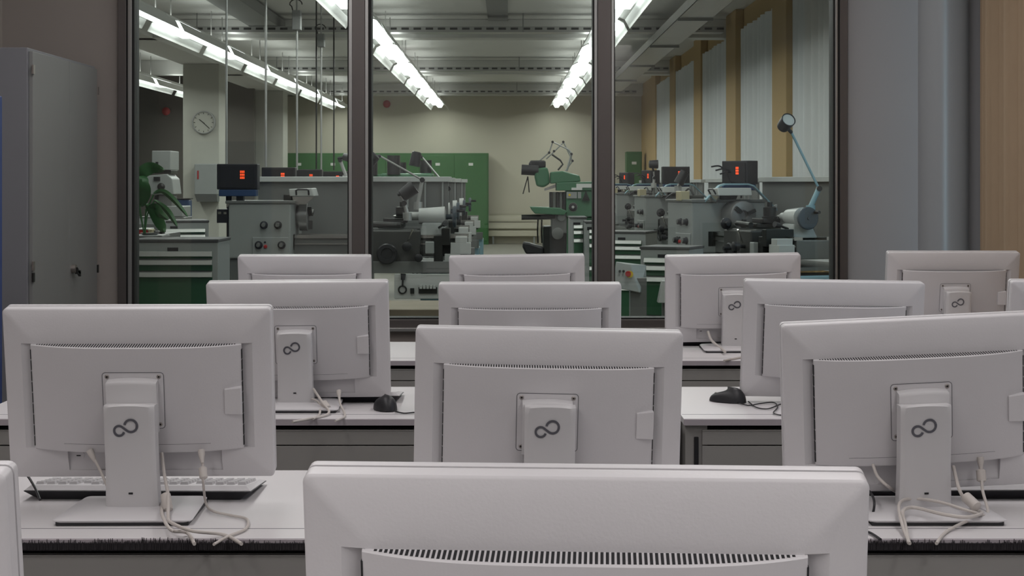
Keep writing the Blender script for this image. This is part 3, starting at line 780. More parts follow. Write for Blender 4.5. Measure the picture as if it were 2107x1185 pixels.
    # carriage: saddle, apron, handwheels, compound, tool post
    MB().box(.52, .92, -.28, .22, z(489), z(472), 'sooty').build('saddle', t, bevel=.01)
    MB().box(.50, .95, -.34, -.24, z(552), z(474), 'sooty').build('apron', t, bevel=.012)
    w_ = MB(); w_.lathe((.705, -.34, z(522)), (0, -1, 0), [(0, .03), (.05, .03)], 'dark', 16)
    pts = [(.705+.075*math.cos(2*math.pi*i/28), -.40, z(522)+.075*math.sin(2*math.pi*i/28)) for i in range(28)]
    w_.lathe((.705, -.375, z(522)), (0, -1, 0), [(0, .07), (.012, .078), (.02, .078), (.03, .07), (.03, .045), (.02, .04)], 'black', 28)
    w_.build('carriage_handwheel', t, smooth=True)
    MB().cyl((.76, -.40, z(512)), (.76, -.47, z(512)), .012, 'black', r2=.016).build('crank_handle', t, smooth=True)
    for kx, ky, r1 in ((838, 507, .035), (862, 530, .03)):
        MB().lathe((loc(kx), -.34, z(ky)), (0, -1, 0), [(0, .015), (.05, .013), (.055, r1), (.095, r1), (.1, r1*.7)], 'black', 18).build('apron_knob', t, smooth=True)
    MB().cyl((loc(838), -.36, z(500)), (loc(850), -.42, z(472)), .007, 'steel').build('feed_lever', t)
    MB().box(loc(875), loc(893), -.37, -.33, z(522), z(497), 'mach').build('gear_box', t, bevel=.006)
    for x0, x1, y0, y1 in ((892, 910, 485, 540), (908, 925, 470, 505)):
        MB().box(loc(x0), loc(x1), -.33, -.1, z(y1), z(y0), 'dark').build('chip_deflector', t, bevel=.004)
    MB().box(.62, .82, -.22, -.02, z(470), z(460), 'dark').build('cross_slide', t, bevel=.006)
    MB().box(.66, .84, -.18, -.03, z(460), z(450), 'dark').build('compound_slide', t, bevel=.006)
    b = MB(); b.lathe((.80, -.10, z(452)), (0, 0, 1), [(0, .06), (.02, .06), (.022, .05), (.09, .05), (.095, .02), (.13, .02)], 'dark', 20); b.build('tool_post', t, smooth=True)
    MB().cyl((.58, -.26, z(462)), (.80, -.26, z(464)), .022, 'dark').build('cross_feed_screw', t, smooth=True)
    MB().lathe((.53, -.34, z(462)), (1, 0, 0), [(0, .03), (.012, .045), (.022, .045), (.03, .02), (.06, .018)], 'black', 20).build('cross_feed_wheel', t, smooth=True)
    # tailstock
    b = MB(); b.hexa([(.93, -.11, z(489)), (1.16, -.11, z(489)), (1.16, .11, z(489)), (.93, .11, z(489)), (.95, -.075, z(460)), (1.12, -.075, z(460)), (1.12, .075, z(460)), (.95, .075, z(460))], 'mach')
    ts = b.build('tailstock', t, bevel=.012)
    MB().lathe((.82, 0, 1.11), (1, 0, 0), [(0, .032), (.10, .032), (.102, .06), (.30, .075), (.305, .05)], 'mwhite', 24).build('quill_housing', ts, smooth=True)
    MB().lathe((.72, 0, 1.11), (1, 0, 0), [(0, .003), (.05, .018), (.11, .02)], 'steel', 16).build('live_center', ts, smooth=True)
    MB().lathe((1.13, 0, 1.105), (1, 0, 0), [(0, .02), (.05, .02), (.052, .074), (.06, .084), (.075, .084), (.08, .078), (.08, .012), (.086, .01)], 'wheel', 32).build('tailstock_handwheel', t, smooth=True)
    MB().cyl((1.21, .055, 1.15), (1.27, .055, 1.15), .012, 'black').build('crank_handle', t, smooth=True)
    b = MB(); b.cyl((1.08, -.1, z(470)), (1.12, -.19, z(463)), .009, 'black'); b.cyl((1.12, -.19, z(463)), (1.135, -.24, z(460)), .018, 'black', r2=.022); b.build('clamp_lever', t, smooth=True)
    # rear splash guard with top shelf and perforated inserts
    MB().box(-.39, ge-.02, .47, .49, z(492), z(374), 'mach2').build('splash_guard', t)
    MB().box(-.402, ge, .44, .72, z(374), z(362.5), 'mwhite').build('guard_shelf', t, bevel=.004)
    for x in (.80, .94, 1.08): MB().box(x, x+.012, .45, .47, z(430), z(374), 'mach').build('guard_rib', t)
    # rear legs of the guard down to the floor
    for x in (-.36, 1.08): MB().box(x, x+.04, .49, .53, 0, z(374), 'mach2').build('guard_leg', t)
    # lower front switch panel
    b = MB(); b.box(loc(812), loc(926), -.40, -.36, z(614), z(563), 'mwhite'); sp_ = b.build('switch_panel', t, bevel=.004)
    c = MB(); cx, cz = loc(829), z(595)
    c.tube([(cx+.028*math.cos(2*math.pi*i/20), -.41, cz+.028*math.sin(2*math.pi*i/20)) for i in range(20)], .006, 'dark', closed=True)
    c.cyl((cx, -.41, cz+.028), (cx+.004, -.42, z(573)), .007, 'dark'); c.cyl((cx+.004, -.42, z(575)), (cx+.006, -.42, z(562)), .016, 'black', r2=.02); c.build('start_lever', sp_, smooth=True)
    MB().box(loc(845), loc(853), -.42, -.40, z(603), z(592), 'dark').build('rocker_switch', sp_)
    MB().box(loc(862), loc(900), -.412, -.40, z(603), z(590), 'dark').build('key_row', sp_)
    for i in range(5): MB().box(loc(864+i*7), loc(869.5+i*7), -.425, -.40, z(593), z(586), 'mwhite').build('piano_key', sp_)
    # telescopic cover steps at the tail end
    for x0, x1, y0, y1 in ((908, 926, 545, 562), (914, 946, 523, 546), (926, 968, 500, 524), (936, 960, 488, 501)):
        MB().box(loc(x0), min(loc(x1), 1.36), -.31, -.18, z(y1), z(y0), 'mwhite').build('cover_step', t, bevel=.004)
    if hood:
        h = MB(); 
        for y in (-.33, .25):
            pass
        path = [(-.02, -.25, 1.21), (-.02, -.12, 1.335), (-.02, -.07, 1.35), (-.02, .14, 1.35), (-.02, .19, 1.335), (-.02, .40, 1.14)]
        vs = []
        for x in (-.04, .0):
            for dz in (0, .013):
                vs += [(x, p[1], p[2]+dz) for p in path]
        n = len(path); fs = []
        for i in range(n-1):
            a, c_, d, e = i, n+i, 2*n+i, 3*n+i
            fs += [(a, a+1, c_+1, c_), (d, e, e+1, d+1), (c_, c_+1, e+1, e), (a, d, d+1, a+1)]
        fs += [(0, n, 3*n, 2*n), (n-1, 3*n-1, 4*n-1, 2*n-1)] if False else [(0, n, 3*n, 2*n)]
        h.add(vs, fs, 'mblue'); h.build('guard_hoop', t)
        MB().box(-.08, -.05, -.06, .15, 1.30, 1.35, 'bluecable').build('hoop_lining', t)
        MB().hexa([(-.03, .33, 1.0), (.0, .33, 1.0), (.0, .36, 1.0), (-.03, .36, 1.0), (-.03, .33, 1.17), (.0, .33, 1.17), (.0, .40, 1.19), (-.03, .40, 1.19)], 'mwhite').build('guard_arm', t)
        MB().box(-.28, -.18, -.38, -.30, 1.222, 1.30, 'cream').build('oil_cup', t, bevel=.006)
        c = MB(); c.tube(curve([(-.3, -.46, 1.24), (-.29, -.40, 1.28), (-.29, -.33, 1.26), (-.2, -.3, 1.32), (-.15, -.28, 1.27)]), .008, 'black'); c.build('coolant_hose', t, smooth=True)
        c = MB(); 
        for k in range(3): c.tube(curve([(-.3, -.05+.04*k, 1.50-.03*k), (-.28, .03+.05*k, 1.5-.02*k), (-.27, .10+.05*k, 1.4), (-.27, .12+.045*k, 1.24)]), .007, 'black')
        c.build('cable_bundle', t, smooth=True)
    return t
LX = -1.607
la = lathe_machine()
la.location = (LX, 12.36, 0); tag(la, 'grey lathe nearest on the left, black readout box on its headstock', 'lathe', 'lathes standing along the left side')
for X, Y, lab in ((-1.66, 14.9, 'second grey lathe on the left, seen over the first one\'s shelf'), (-1.66, 17.0, 'third grey lathe on the left, only its readout top showing'), (-1.66, 19.6, 'fourth lathe on the left, farthest, beside the mullion')):
    o = dup(la); o.location = (X, Y, 0); tag(o, lab, 'lathe', 'lathes standing along the left side')
ra = lathe_machine(True, 1.32)
ra.location = (1.82, 12.95, 0); ra.rotation_euler = (0, 0, R(-71))
tag(ra, 'grey lathe nearest on the right, dark round tailstock wheel facing the window', 'lathe', 'lathes standing along the right side')
for ch in kids(ra):
    if ch.name.startswith(('digital_readout', 'readout_')):   # readouts of this row are swung towards the aisle
        ch.matrix_local = Matrix.Translation((-.25, .17, .04)) @ Matrix.Rotation(R(16), 4, 'Z') @ Matrix.Translation((.43, .26, .0))
for Y, lab in ((17.5, 'second grey lathe on the right, behind the nearest one'), (22.1, 'third grey lathe on the right, behind the green drawer cabinets'), (26.6, 'farthest lathe on the right, just right of the mullion')):
    o = dup(ra); o.location = (1.85, Y, 0); o.rotation_euler = (0, 0, R(-80))
    if Y < 18:
        for ch in kids(o):
            if ch.name.startswith(('digital_readout', 'readout_')):
                ch.matrix_local = Matrix.Translation((-.25, .05, .04)) @ Matrix.Rotation(R(80), 4, 'Z') @ Matrix.Translation((.43, .26, .0))
    o.location.x = 1.85;  tag(o, lab, 'lathe', 'lathes standing along the right side')

# ------------------------------------------------------------ work lamps
def work_lamp(pts, Y, head0, head1, r, label, m='galv', rr=.008, face=None, lower=.016, post=False):
    ps = [P(x, y, Y+(dy if len(q) > 2 else 0)) for q in pts for x, y, dy in [(q+(0,))[:3]]]
    t = thing('work_lamp', ps[0], label, 'work lamp')
    o0 = ps[0]; loc = [p-o0 for p in ps]
    MB().cyl(loc[0]-Vector((0, 0, .05)), loc[0]+Vector((0, 0, .01)), .035, m, 14).build('lamp_base', t, smooth=True)
    MB().cyl(loc[0], loc[1], lower, m, 12).build('lower_arm', t, smooth=True)
    if post: MB().cyl(loc[0], (0, 0, -o0.z), .014, 'mach2', 10).build('mount_post', t, smooth=True)
    MB().cyl(loc[1]-Vector((0, .03, 0)), loc[1]+Vector((0, .03, 0)), .02, 'black', 14).build('joint', t, smooth=True)
    for i in range(1, len(loc)-1): MB().cyl(loc[i], loc[i+1], rr, m, 10).build('upper_arm', t, smooth=True)
    a = P(head0[0], head0[1], Y-.04)-o0; c = P(head1[0], head1[1], Y-.04 if face is None else Y-.04-face)-o0; L = (c-a).length
    h = MB(); h.lathe(a, c-a, [(0, r*.6), (L*.06, r*.85), (L*.5, r*.95), (L, r), (L, r*.88), (L*.85, r*.85)], 'black', 24); hd = h.build('lamp_head', t, smooth=True)
    MB().cyl(a+(c-a)*.86, a+(c-a)*.96, r*.86, 'mwhite', 24).build('lens', hd)
    MB().cyl(loc[-1], a+(c-a)*.3, .014, 'black').build('head_joint', t)
    return t
work_lamp([(1668, 425), (1685, 388), (1628, 272)], 12.1, (1610, 262), (1623, 246), .055, 'tall jointed lamp with round glass head, raised before the right curtains', 'mblue', .010, .10, .02)
work_lamp([(860, 418), (869, 370), (782, 321)], 12.6, (774, 318), (752, 342), .05, 'jointed lamp with long pale arm reaching left over the lathe shelf')
work_lamp([(897, 420), (923, 388), (868, 323)], 13.4, (858, 312), (852, 342), .046, 'jointed lamp before the green cabinets, dark head hanging down', post=True)
work_lamp([(838, 440), (832, 418), (820, 400)], 12.2, (826, 404), (853, 384), .055, 'thick black cylinder lamp leaning over the left lathe carriage')
work_lamp([(1345, 378), (1346, 366), (1345, 352)], 20, (1335, 338), (1354, 338), .055, 'small lamp head above the far right lathes', post=True)
work_lamp([(1395, 384), (1402, 372), (1409, 360)], 15.6, (1410, 352), (1396, 378), .05, 'dark lamp head in front of the second right readout', post=True)
work_lamp([(712, 362), (700, 330), (696, 326)], 15.5, (705, 322), (725, 326), .04, 'pale jointed lamp beside the left mullion over the shelf')

# ------------------------------------------------------------ green milling machine in the middle
def mill():
    Y = 17.0; o0 = P(1185, 525, Y); o0.z = 0
    t = thing('milling_machine', o0, 'green milling machine at the centre of the workshop, black motor on its left', 'milling machine')
    class G(MB):
        def build(s, *a, **k):
            s.v = [v-o0 for v in s.v]; return MB.build(s, *a, **k)
    def q(px, py, dy=0): return P(px, py, Y+dy)
    def poly(pts, d0, d1, m):
        b = G(); p3 = [P(x, y, Y) for x, y in pts]; b.prism([(p.x, p.z) for p in p3], 'y', Y+d0, Y+d1, m); return b
    poly([(1100, 347), (1126, 344), (1130, 360), (1131, 378), (1118, 386), (1104, 383), (1100, 365)], -.10, .12, 'mgreen').build('cutter_head', t, bevel=.02)
    poly([(1132, 354), (1158, 352), (1191, 361), (1194, 374), (1132, 378)], -.14, .18, 'mgreen').build('ram', t, bevel=.012)
    poly([(1144, 376), (1232, 373), (1232, 392), (1144, 392)], -.16, .2, 'mgreen').build('ram_slide', t, bevel=.006)
    G().pb(1186, 378, 1219, 386, Y-.17, .01, 'paper').build('name_plate', t); G().pb(1176, 386, 1198, 391, Y-.175, .015, 'paper').build('scale_plate', t)
    b = G(); b.cyl(q(1073, 349, -.05), q(1108, 351, -.05), .055, 'black', 20); b.build('spindle_motor', t, smooth=True)
    b = G(); b.pb(1090, 330, 1123, 346, Y-.02, .16, 'black'); b.pb(1088, 333, 1095, 345, Y-.02, .1, 'black'); b.build('head_motor', t, bevel=.02)
    b = G(); b.cyl(q(1086, 363), q(1076, 399), .006, 'dark', 8); b.build('tool_arbor', t)
    b = G(); b.cyl(q(1086, 363), q(1089, 396), .006, 'dark', 8); b.build('tool_arbor', t)
    b = G(); b.hexa([q(1120, 393), q(1143, 386), q(1143, 386, .1), q(1120, 393, .1), q(1120, 388), q(1143, 379), q(1143, 379, .1), q(1120, 388, .1)], 'steel'); b.build('clamp_arm', t)
    for i in range(5):
        b = G(); x0 = 1131+i*6.8; b.pb(x0, 395, x0+5.6, 434, Y-.1+.01*(i % 2), .2, 'mach2' if i % 2 else 'dark'); b.build('bellows_fold', t, bevel=.004)
    b = G(); b.pb(1165, 392, 1232, 446, Y-.14, .5, 'mgreen'); b.build('column', t, bevel=.01)
    b = G(); b.pb(1166, 395, 1187, 408, Y-.16, .02, 'mach'); b.build('plate', t); b = G(); b.pb(1189, 395, 1196, 408, Y-.16, .02, 'mach'); b.build('plate', t)
    b = G(); b.lathe(q(1172, 401, -.16), (0, -1, 0), [(0, .013), (.01, .013)], 'yellow', 12); b.build('warning_light', t)
    b = G(); b.lathe(q(1179, 426, -.14), (0, -1, 0), [(0, .045), (.01, .045), (.011, .036), (.03, .034)], 'black', 20); b.lathe(q(1179, 426, -.172), (0, -1, 0), [(0, .015), (.01, .013)], 'mwhite', 12); b.lathe(q(1179, 426, -.141), (0, -1, 0), [(0, .047), (.004, .047)], 'steel', 20); b.build('speed_dial', t, smooth=True)
    poly([(1196, 412), (1204, 393), (1212, 412)], -.18, -.14, 'dark').build('gear_lever', t)
    poly([(1090, 425), (1150, 427), (1166, 434), (1160, 442), (1100, 439), (1094, 432)], -.2, .2, 'mgreen').build('work_table', t, bevel=.008)
    b = G(); b.cyl(q(1073, 447, -.1), q(1142, 446, -.1), .028, 'dark', 16); b.build('feed_shaft', t, smooth=True)
    b = G(); b.pb(1135, 440, 1166, 480, Y-.12, .4, 'mach2'); b.build('knee', t, bevel=.01)
    b = G(); b.pb(1118, 466, 1168, 560, Y-.05, .5, 'dark'); b.build('base_column', t, bevel=.01)
    b = G(); b.lathe(q(1147, 480, -.12), (0, -1, 0), [(0, .02), (.05, .02), (.052, .06), (.07, .062), (.075, .05)], 'mach2', 24); b.build('handwheel', t, smooth=True)
    b = G(); b.lathe(q(1155, 447, -.12), (0, -1, 0), [(0, .04), (.02, .04), (.03, .02)], 'mach', 20); b.build('handwheel', t, smooth=True)
    for x in (1107, 1115):
        b = G(); b.tube([q(x, 452), q(x-1, 475), q(x, 500)], .008, 'dark'); b.build('hanging_cable', t)
    poly([(1076, 497), (1090, 499), (1118, 508), (1118, 524), (1082, 522), (1075, 508)], -.1, .1, 'black').build('foot_treadle', t, bevel=.02)
    b = G(); a = q(1165, 446); c = q(1232, 560); b.box(a.x, c.x, Y-.1, Y+.5, 0, a.z, 'mgreen'); b.box(q(1076, 0).x, q(1180, 0).x, Y-.3, Y+.5, 0, .12, 'dark'); b.build('pedestal', t, bevel=.01)
    # jointed counterweight linkage
    L = [(1110, 331), (1130, 314), (1137, 292), (1170, 308), (1176, 317), (1166, 352)]
    for i in range(len(L)-1):
        b = G(); b.cyl(q(*L[i]), q(*L[i+1]), .007 if i < 3 else .011, 'mach', 8); b.build('linkage_arm', t)
    L2 = [(1124, 327), (1140, 312), (1160, 293), (1166, 306), (1178, 331), (1163, 352)]
    for i in range(len(L2)-1):
        b = G(); b.cyl(q(*L2[i], .15), q(*L2[i+1], .15), .007, 'mach', 8); b.build('linkage_arm', t)
    for x, y in ((1137, 292), (1159, 292), (1130, 314), (1176, 317), (1178, 331), (1140, 311)):
        b = G(); b.cyl(q(x, y, -.03), q(x, y, .03), .014, 'black', 12); b.build('linkage_joint', t)
    b = G(); b.tube([q(1136, 318), q(1153, 330), q(1158, 338), q(1148, 350)], .01, 'dark'); b.build('hose', t)
mill()

# ------------------------------------------------------------ drawer cabinets
def drawer_cabinet(loc, w_, d, h, rz, label, nd=4, grp=None):
    t = thing('drawer_cabinet', loc, label, 'drawer cabinet', grp, rz)
    b = MB(); b.box(-w_/2, w_/2, 0, d, .06, h-.02, 'mach'); b.box(-w_/2+.02, w_/2-.02, .02, d, 0, .06, 'dark'); b.build('body', t, bevel=.004)
    MB().box(-w_/2-.005, w_/2+.005, -.008, d+.01, h-.02, h, 'worktop').build('worktop', t, bevel=.004)
    hs = [.055, .08]+[ (h-.10-.16-.10)/(nd-2) ]*(nd-2); z = h-.075
    MB().box(-.05, .02, -.004, 0, h-.085, h-.055, 'slot').build('lock', t)
    for q in hs:
        dr = MB().box(-w_/2+.035, w_/2-.035, -.012, 0, z-q+.004, z-.004, 'green2').build('drawer', t, bevel=.003)
        MB().hexa([(-w_/2+.035, -.034, z-.036), (w_/2-.035, -.034, z-.036), (w_/2-.035, -.012, z-.040), (-w_/2+.035, -.012, z-.040), (-w_/2+.035, -.026, z-.008), (w_/2-.035, -.026, z-.008), (w_/2-.035, -.012, z-.004), (-w_/2+.035, -.012, z-.004)], 'alu').build('handle', dr)
        z -= q
    return t
p = P(373, 492, 10.5); g1 = 'green drawer cabinets among the machines'
drawer_cabinet((p.x-.04, 10.5, 0), .56, .45, p.z, 0, 'green drawer cabinet with aluminium handles at the lower left of the window', 4, g1)
p = P(1362, 504, 11.6)
drawer_cabinet((p.x-.01, 11.3, 0), .36, .34, p.z, R(-24), 'green drawer cabinet left of the window-row right monitor, grey handles slanting', 4, g1)
p = P(1282, 474, 14.8)
drawer_cabinet((p.x-.02, 14.5, 0), .42, .4, p.z, R(-20), 'green drawer cabinet just right of the right mullion', 4, g1)
p = P(1190, 446, 15.6)
drawer_cabinet((p.x, 15.6, 0), .16, .5, p.z, 0, 'narrow green drawer cabinet in front of the milling machine', 5, g1)
p = P(1219, 455, 15.2)
drawer_cabinet((p.x, 15.2, 0), .13, .36, p.z, 0, 'narrow green drawer cabinet beside the right mullion', 5, g1)
p = P(385, 452, 15.5)
drawer_cabinet((p.x-.05, 15.2, 0), .62, .6, p.z, R(14), 'green drawer cabinet turned at an angle behind the plant leaves', 4, g1)
# control pedestal with emergency stop
Y = 10.9; p = P(1298, 560, Y)
t = thing('control_pedestal', (p.x, Y, 0), 'grey sloping control box with red and yellow emergency stop on a post', 'control box')
MB().box(-.0, .11, .02, .16, 0, .72, 'mach2').build('post', t, bevel=.005)
MB().hexa([(-.13, -.02, .66), (.06, -.02, .62), (.12, .14, .62), (-.07, .14, .66), (-.10, .03, .83), (.0, .03, .81), (.12, .16, .80), (-.06, .16, .82)], 'mach').build('control_box', t, bevel=.006)
MB().lathe((-.01, -.01, .745), (.1, -1, .1), [(0, .024), (.012, .024)], 'yellow', 18).build('stop_collar', t, smooth=True)
MB().lathe((-.018, -.02, .748), (-.2, -1, .1), [(0, .012), (.012, .012), (.014, .02), (.028, .018)], 'red', 18).build('stop_button', t, smooth=True)
for x in (-.075, -.05): MB().lathe((x, .0, .765), (0, -1, .1), [(0, .009), (.012, .009)], 'dark', 12).build('push_button', t)
Y = 10.9; p = P(1366, 600, Y)
tag(MB().hexa([(p.x-.04, Y, .55), (p.x+.1, Y, .55), (p.x+.1, Y+.1, .55), (p.x-.04, Y+.1, .55), (p.x-.01, Y, .70), (p.x+.1, Y, .70), (p.x+.1, Y+.1, .70), (p.x-.01, Y+.1, .70)], 'mwhite').build('switch_box', bevel=.004), 'small white tilted switch box beside the window-row right monitor', 'switch box')
MBp = MB().box(p.x, p.x+.06, Y+.1, Y+.16, 0, .68, 'mach2').build('post'); MBp.parent = bpy.data.objects['switch_box']

# ------------------------------------------------------------ back wall things
def big_cabinet(px0, px1, py0, Y, label, nd):
    a = P(px0, py0, Y); c = P(px1, py0, Y); w_ = c.x-a.x; n = nd
    t = thing('green_cabinet', ((a.x+c.x)/2, Y, 0), label, 'cabinet', 'green steel cabinets at the back wall')
    MB().box(-w_/2, w_/2, 0, .45, 0, a.z, 'green').build('body', t, bevel=.005)
    for i in range(n):
        x0 = -w_/2+.02+i*(w_-.04)/n; x1 = x0+(w_-.04)/n-.006
        d = MB().box(x0, x1, -.016, 0, .08, a.z-.05, 'green').build('door', t, bevel=.004)
        MB().box(x1-.06 if i % 2 == 0 else x0+.03, x1-.03 if i % 2 == 0 else x0+.06, -.03, -.016, 1.0, 1.14, 'steel').build('handle', d)
        MB().box((x0+x1)/2-.05, (x0+x1)/2+.05, -.019, -.016, a.z-.28, a.z-.22, 'paper').build('label_plate', d)
big_cabinet(579, 722, 315, 35.9, 'green steel cabinet at the back wall, leftmost, behind the hanging poles', 2)
big_cabinet(723, 864, 315, 35.9, 'green steel cabinet at the back wall, between the two jointed lamps', 2)
big_cabinet(865, 1005, 315, 35.9, 'green steel cabinet at the back wall, rightmost, beside the bare cream wall', 2)
big_cabinet(1289, 1321, 312, 35.2, 'narrow green cabinet in the far right corner', 1)
Y = 36.3; a = P(1004, 440, Y); c = P(1110, 486, Y)
t = thing('radiator', ((a.x+c.x)/2, Y, 0), 'long pale radiator low on the cream back wall', 'radiator')
w_ = c.x-a.x
for i in range(3): MB().box(-w_/2, w_/2, -.06, 0, c.z+i*.17, c.z+i*.17+.13, 'shopwall').build('panel', t, bevel=.01)
for x in (-w_/2+.1, w_/2-.14): MB().box(x, x+.04, -.03, .0, 0, c.z, 'mach').build('support', t)
def bell(px, py, Y, label):
    p = P(px, py, Y); b = MB(); b.lathe(p, (0, -1, 0), [(0, .085), (.03, .085), (.06, .06), (.075, .02)], 'red', 20)
    tag(b.build('alarm_bell', smooth=True), label, 'alarm bell')
bell(796, 214, 36.45, 'round red alarm bell on the cream back wall')
bell(342, 229, 33.45, 'round red alarm bell on the dark wall left of the clock')
# clock
Y = 26.55; p = P(419, 252, Y); t = thing('wall_clock', p, 'round white wall clock with dark rim on the pale column', 'clock')
rr = 24/F*Y
b = MB(); b.lathe((0, .04, 0), (0, -1, 0), [(0, rr), (.05, rr), (.06, rr*.95), (.06, rr*.9), (.045, rr*.88)], 'duct', 36); b.build('rim', t, smooth=True)
MB().cyl((0, .01, 0), (0, -.006, 0), rr*.9, 'col', 36).build('dial', t)  # white dial toned grey: glare put into its colour
for i in range(12):
    q = 2*math.pi*i/12; c, s_ = math.cos(q), math.sin(q); MB().cyl((c*rr*.72, -.008, s_*rr*.72), (c*rr*.84, -.008, s_*rr*.84), .005, 'dark', 6).build('hour_mark', t)
MB().cyl((-.07, -.012, .05), (.02, -.012, -.02), .007, 'dark', 6).build('hour_hand', t); MB().cyl((-.03, -.016, .02), (.10, -.016, -.10), .006, 'dark', 6).build('minute_hand', t)
Y = 26.35; a = P(400, 400, Y); c = P(446, 337, Y)
t = thing('wall_box', ((a.x+c.x)/2, Y, a.z), 'pale grey wall box with sloped shelf on the column below the clock', 'wall box')
w_ = (c.x-a.x)/2; h = c.z-a.z
MB().box(-w_, w_, 0, .24, 0, h, 'mach').build('body', t, bevel=.01); MB().hexa([(-w_*.8, 0.04, -.12), (w_, .04, -.12), (w_, .24, -.12), (-w_*.8, .24, -.12), (-w_, 0, 0), (w_, 0, 0), (w_, .24, 0), (-w_, .24, 0)], 'mach2').build('sloped_base', t)
MB().box(-w_+.05, -w_+.07, -.01, 0, h*.5, h*.5+.14, 'red').build('warning_strip', t)

# pale bench drill at the far left
Y = 19.5; o0 = P(340, 440, Y); o0.z = 0
t = thing('bench_drill', o0, 'pale grey drilling machine behind the plant at the left', 'drilling machine')
def gb(*a): b = MB(); b.pb(*a); b.v = [v-o0 for v in b.v]; return b
gb(312, 310, 351, 350, Y, .5, 'mach').build('motor_housing', t, bevel=.01); gb(320, 333, 325, 342, Y-.02, .02, 'slot').build('switch', t)
gb(316, 350, 352, 357, Y+.02, .4, 'dark').build('belt_cover', t, bevel=.006)
b = MB(); b.prism([(P(x, y, Y).x-o0.x, P(x, y, Y).z) for x, y in ((298, 362), (345, 358), (356, 368), (360, 400), (298, 400))], 'y', -.05, .4, 'mach'); b.build('head_casting', t, bevel=.01)
gb(316, 364, 329, 372, Y-.07, .02, 'slot').build('display_window', t)
b = MB(); b.lathe(P(332, 384, Y-.05)-o0, (0, -1, 0), [(0, .045), (.02, .045), (.03, .02), (.06, .018)], 'dark', 20); b.build('feed_knob', t, smooth=True)
gb(322, 400, 354, 425, Y, .3, 'mach2').build('quill_block', t, bevel=.01); gb(318, 402, 326, 410, Y-.03, .03, 'dark').build('chuck', t)
gb(300, 424, 376, 446, Y-.1, .5, 'mach').build('table', t, bevel=.01); b = MB().box(-.25, .25, -.1, .4, 0, P(0, 446, Y).z, 'mach2'); b.build('pedestal', t, bevel=.01)
Y = 21.; p = P(375, 425, Y)
t = thing('waste_bin', (p.x, Y, 0), 'dark blue bin standing against the pale column', 'bin'); MB().box(-.09, .09, 0, .2, 0, P(0, 410, Y).z, 'bluecable').build('body', t, bevel=.02); MB().box(-.1, .1, -.01, .21, P(0, 410, Y).z, P(0, 408, Y).z, 'black').build('lid', t)

# left workbench with boxes
Y = 12.2; zt = P(0, 482, Y).z; x0 = P(270, 0, Y).x; x1 = P(338, 0, Y).x
t = thing('workbench', ((x0+x1)/2, Y, 0), 'grey workbench holding boxes behind the lower left drawer cabinet', 'workbench')
w_ = (x1-x0)/2; MB().box(-w_, w_, 0, .6, zt-.04, zt, 'mach2').build('bench_top', t)
for x in (-w_+.02, w_-.06):
    for y in (.04, .52): MB().box(x, x+.04, y, y+.04, 0, zt-.04, 'mach2').build('leg', t)
def box_thing(px0, py0, px1, Yb, z0, d, m, label, name='small_box', lid=None):
    a = P(px0, py0, Yb); c = P(px1, py0, Yb)
    t = thing(name, ((a.x+c.x)/2, Yb, z0), label, 'box'); w_ = (c.x-a.x)/2
    MB().box(-w_, w_, 0, d, 0, a.z-z0-.01, m).build('body', t, bevel=.003); MB().box(-w_-.004, w_+.004, -.004, d+.004, a.z-z0-.01, a.z-z0, lid or m).build('lid', t, bevel=.002)
box_thing(281, 470, 304, 12.25, zt, .2, 'red', 'red and white box on the bench at the window edge', lid='paper')
box_thing(305, 472, 312, 12.25, zt, .1, 'cream', 'small cream carton right of the red box')
box_thing(318, 476, 334, 12.3, zt, .1, 'dark', 'small dark part next to the cream carton on the bench', 'metal_block')
box_thing(284, 446, 326, 14.0, P(0, 462, 14.0).z, .3, 'mach', 'pale tray with tools behind the plant leaves', 'tool_tray', 'mach2')
tt = bpy.data.objects['tool_tray']; MB().box(-.09, .09, 0, .3, -tt.location.z, 0, 'mach2').build('stand', tt)
box_thing(300, 430, 322, 14.2, P(0, 446, 14.0).z, .2, 'mwhite', 'white case lying on the pale tool tray', 'tool_case', 'dark')

# plant with broad leaves
Y = 11.4
t = thing('potted_plant', (P(296, 0, Y).x, Y+.1, P(0, 492, 10.6).z), 'green plant with broad drooping leaves at the left end of the window', 'plant')
o0 = t.location.copy()
def leaf(path, wd, rnd=False):
    pts = curve([P(x, y, Y+dy)-o0 for x, y, dy in path], 6); n = len(pts); vs = []; fs = []
    for i, p in enumerate(pts):
        f = i/(n-1); w2 = wd*math.sin(math.pi*min(1, max(.02, f)))**.7+.002
        tn = (pts[min(i+1, n-1)]-pts[max(i-1, 0)]).normalized(); sd = tn.cross(Vector((0, 1, .35))).normalized()
        vs += [p-sd*w2+Vector((0, .012, 0)), p, p+sd*w2+Vector((0, .012, 0)), p+Vector((0, .004, 0))]
    for i in range(n-1):
        a = 4*i; c = a+4
        fs += [(a, a+1, c+1, c), (a+1, a+2, c+2, c+1), (a+2, a+3, c+3, c+2), (a+3, a, c, c+3)]
    MB().add(vs, fs, 'leaf').build('leaf', t, smooth=True)
leaf([(278, 372, 0), (292, 355, -.05), (312, 345, -.05), (338, 350, -.1)], .045)
leaf([(284, 412, 0), (279, 395, -.05), (292, 372, -.08), (297, 362, -.05)], .05)
leaf([(290, 425, 0), (292, 405, -.05), (294, 385, -.1), (292, 368, -.1)], .055)
leaf([(298, 420, 0), (315, 438, -.05), (330, 462, -.1), (338, 478, -.12)], .042)
leaf([(315, 398, .0), (335, 394, -.05), (360, 414, -.08), (386, 446, -.1)], .02)
leaf([(318, 412, 0), (336, 426, -.05), (350, 442, -.08), (364, 466, -.1)], .022)
leaf([(300, 432, 0), (318, 426, -.06), (330, 440, -.1), (346, 452, -.1)], .03)
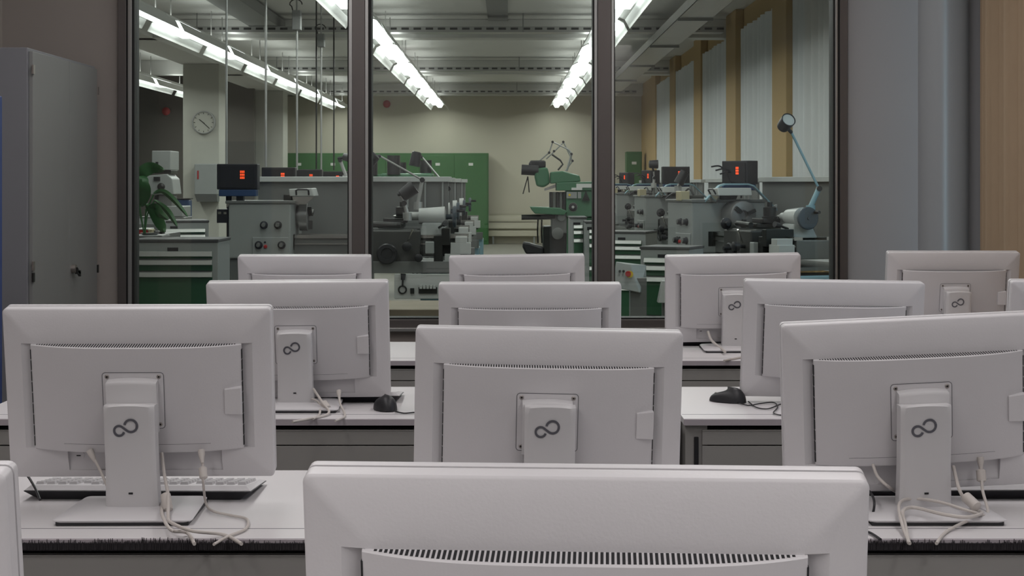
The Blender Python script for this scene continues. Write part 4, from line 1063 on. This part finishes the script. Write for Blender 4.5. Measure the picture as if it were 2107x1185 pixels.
for path in ([(296, 480, 0), (290, 440, 0), (286, 412, 0)], [(298, 480, 0), (300, 440, 0), (316, 400, 0)], [(299, 480, 0), (300, 445, 0), (300, 430, 0)], [(297, 480, 0), (284, 420, 0), (279, 375, 0)], [(298, 480, 0), (304, 440, 0), (318, 412, 0)]):
    MB().tube(curve([P(x, y, Y+dy)-o0 for x, y, dy in path], 5), .005, 'leaf').build('stem', t, smooth=True)
pz = P(0, 480, Y).z-o0.z
MB().lathe((.02, 0, 0), (0, 0, 1), [(0, .05), (.005, .055), (pz, .07), (pz, .06), (pz-.01, .058)], 'duct', 24).build('pot', t, smooth=True)
bz = o0.z
tag(MB().box(o0.x-.12, o0.x+.14, o0.y-.14, o0.y+.14, 0, bz, 'mach2').build('plant_stand', bevel=.01), 'grey plinth under the plant, hidden behind the drawer cabinet', 'stand')

# wooden bench close to the window
Y = 9.0
t = thing('wooden_bench', (P(870, 0, Y).x, Y, 0), 'worn wooden bench top just behind the window below the left lathe', 'workbench')
MB().box(-.42, .42, 0, .7, P(0, 618, 9.7).z-.05, P(0, 618, 9.7).z, 'wood').build('bench_top', t, bevel=.004)
for x in (-.38, .33):
    for y in (.03, .6): MB().box(x, x+.05, y, y+.05, 0, P(0, 618, 9.7).z-.05, 'wood').build('leg', t)
# dark milling machines before the green cabinets
def far_mill(px, Y, label):
    p = P(px, 0, Y); t = thing('milling_machine', (p.x, Y, 0), label, 'milling machine', 'dark green milling machines behind the left lathes')
    MB().box(-.3, .3, 0, .6, 0, 1.3, 'mgreen').build('column', t, bevel=.02); MB().box(-.4, .4, -.1, .3, 1.3, 1.52, 'mgreen').build('ram', t, bevel=.03)
    MB().cyl((-.2, -.1, 1.5), (-.2, -.1, 1.79), .10, 'black').build('spindle_motor', t, smooth=True); MB().cyl((.28, .1, 1.5), (.28, .1, 1.72), .09, 'black').build('feed_motor', t, smooth=True)
    MB().box(-.5, .5, -.35, .1, .95, 1.02, 'dark').build('work_table', t)
far_mill(790, 27, 'dark green milling machine left of the hanging lamp head')
far_mill(838, 24.5, 'dark green milling machine right behind the hanging lamp head')
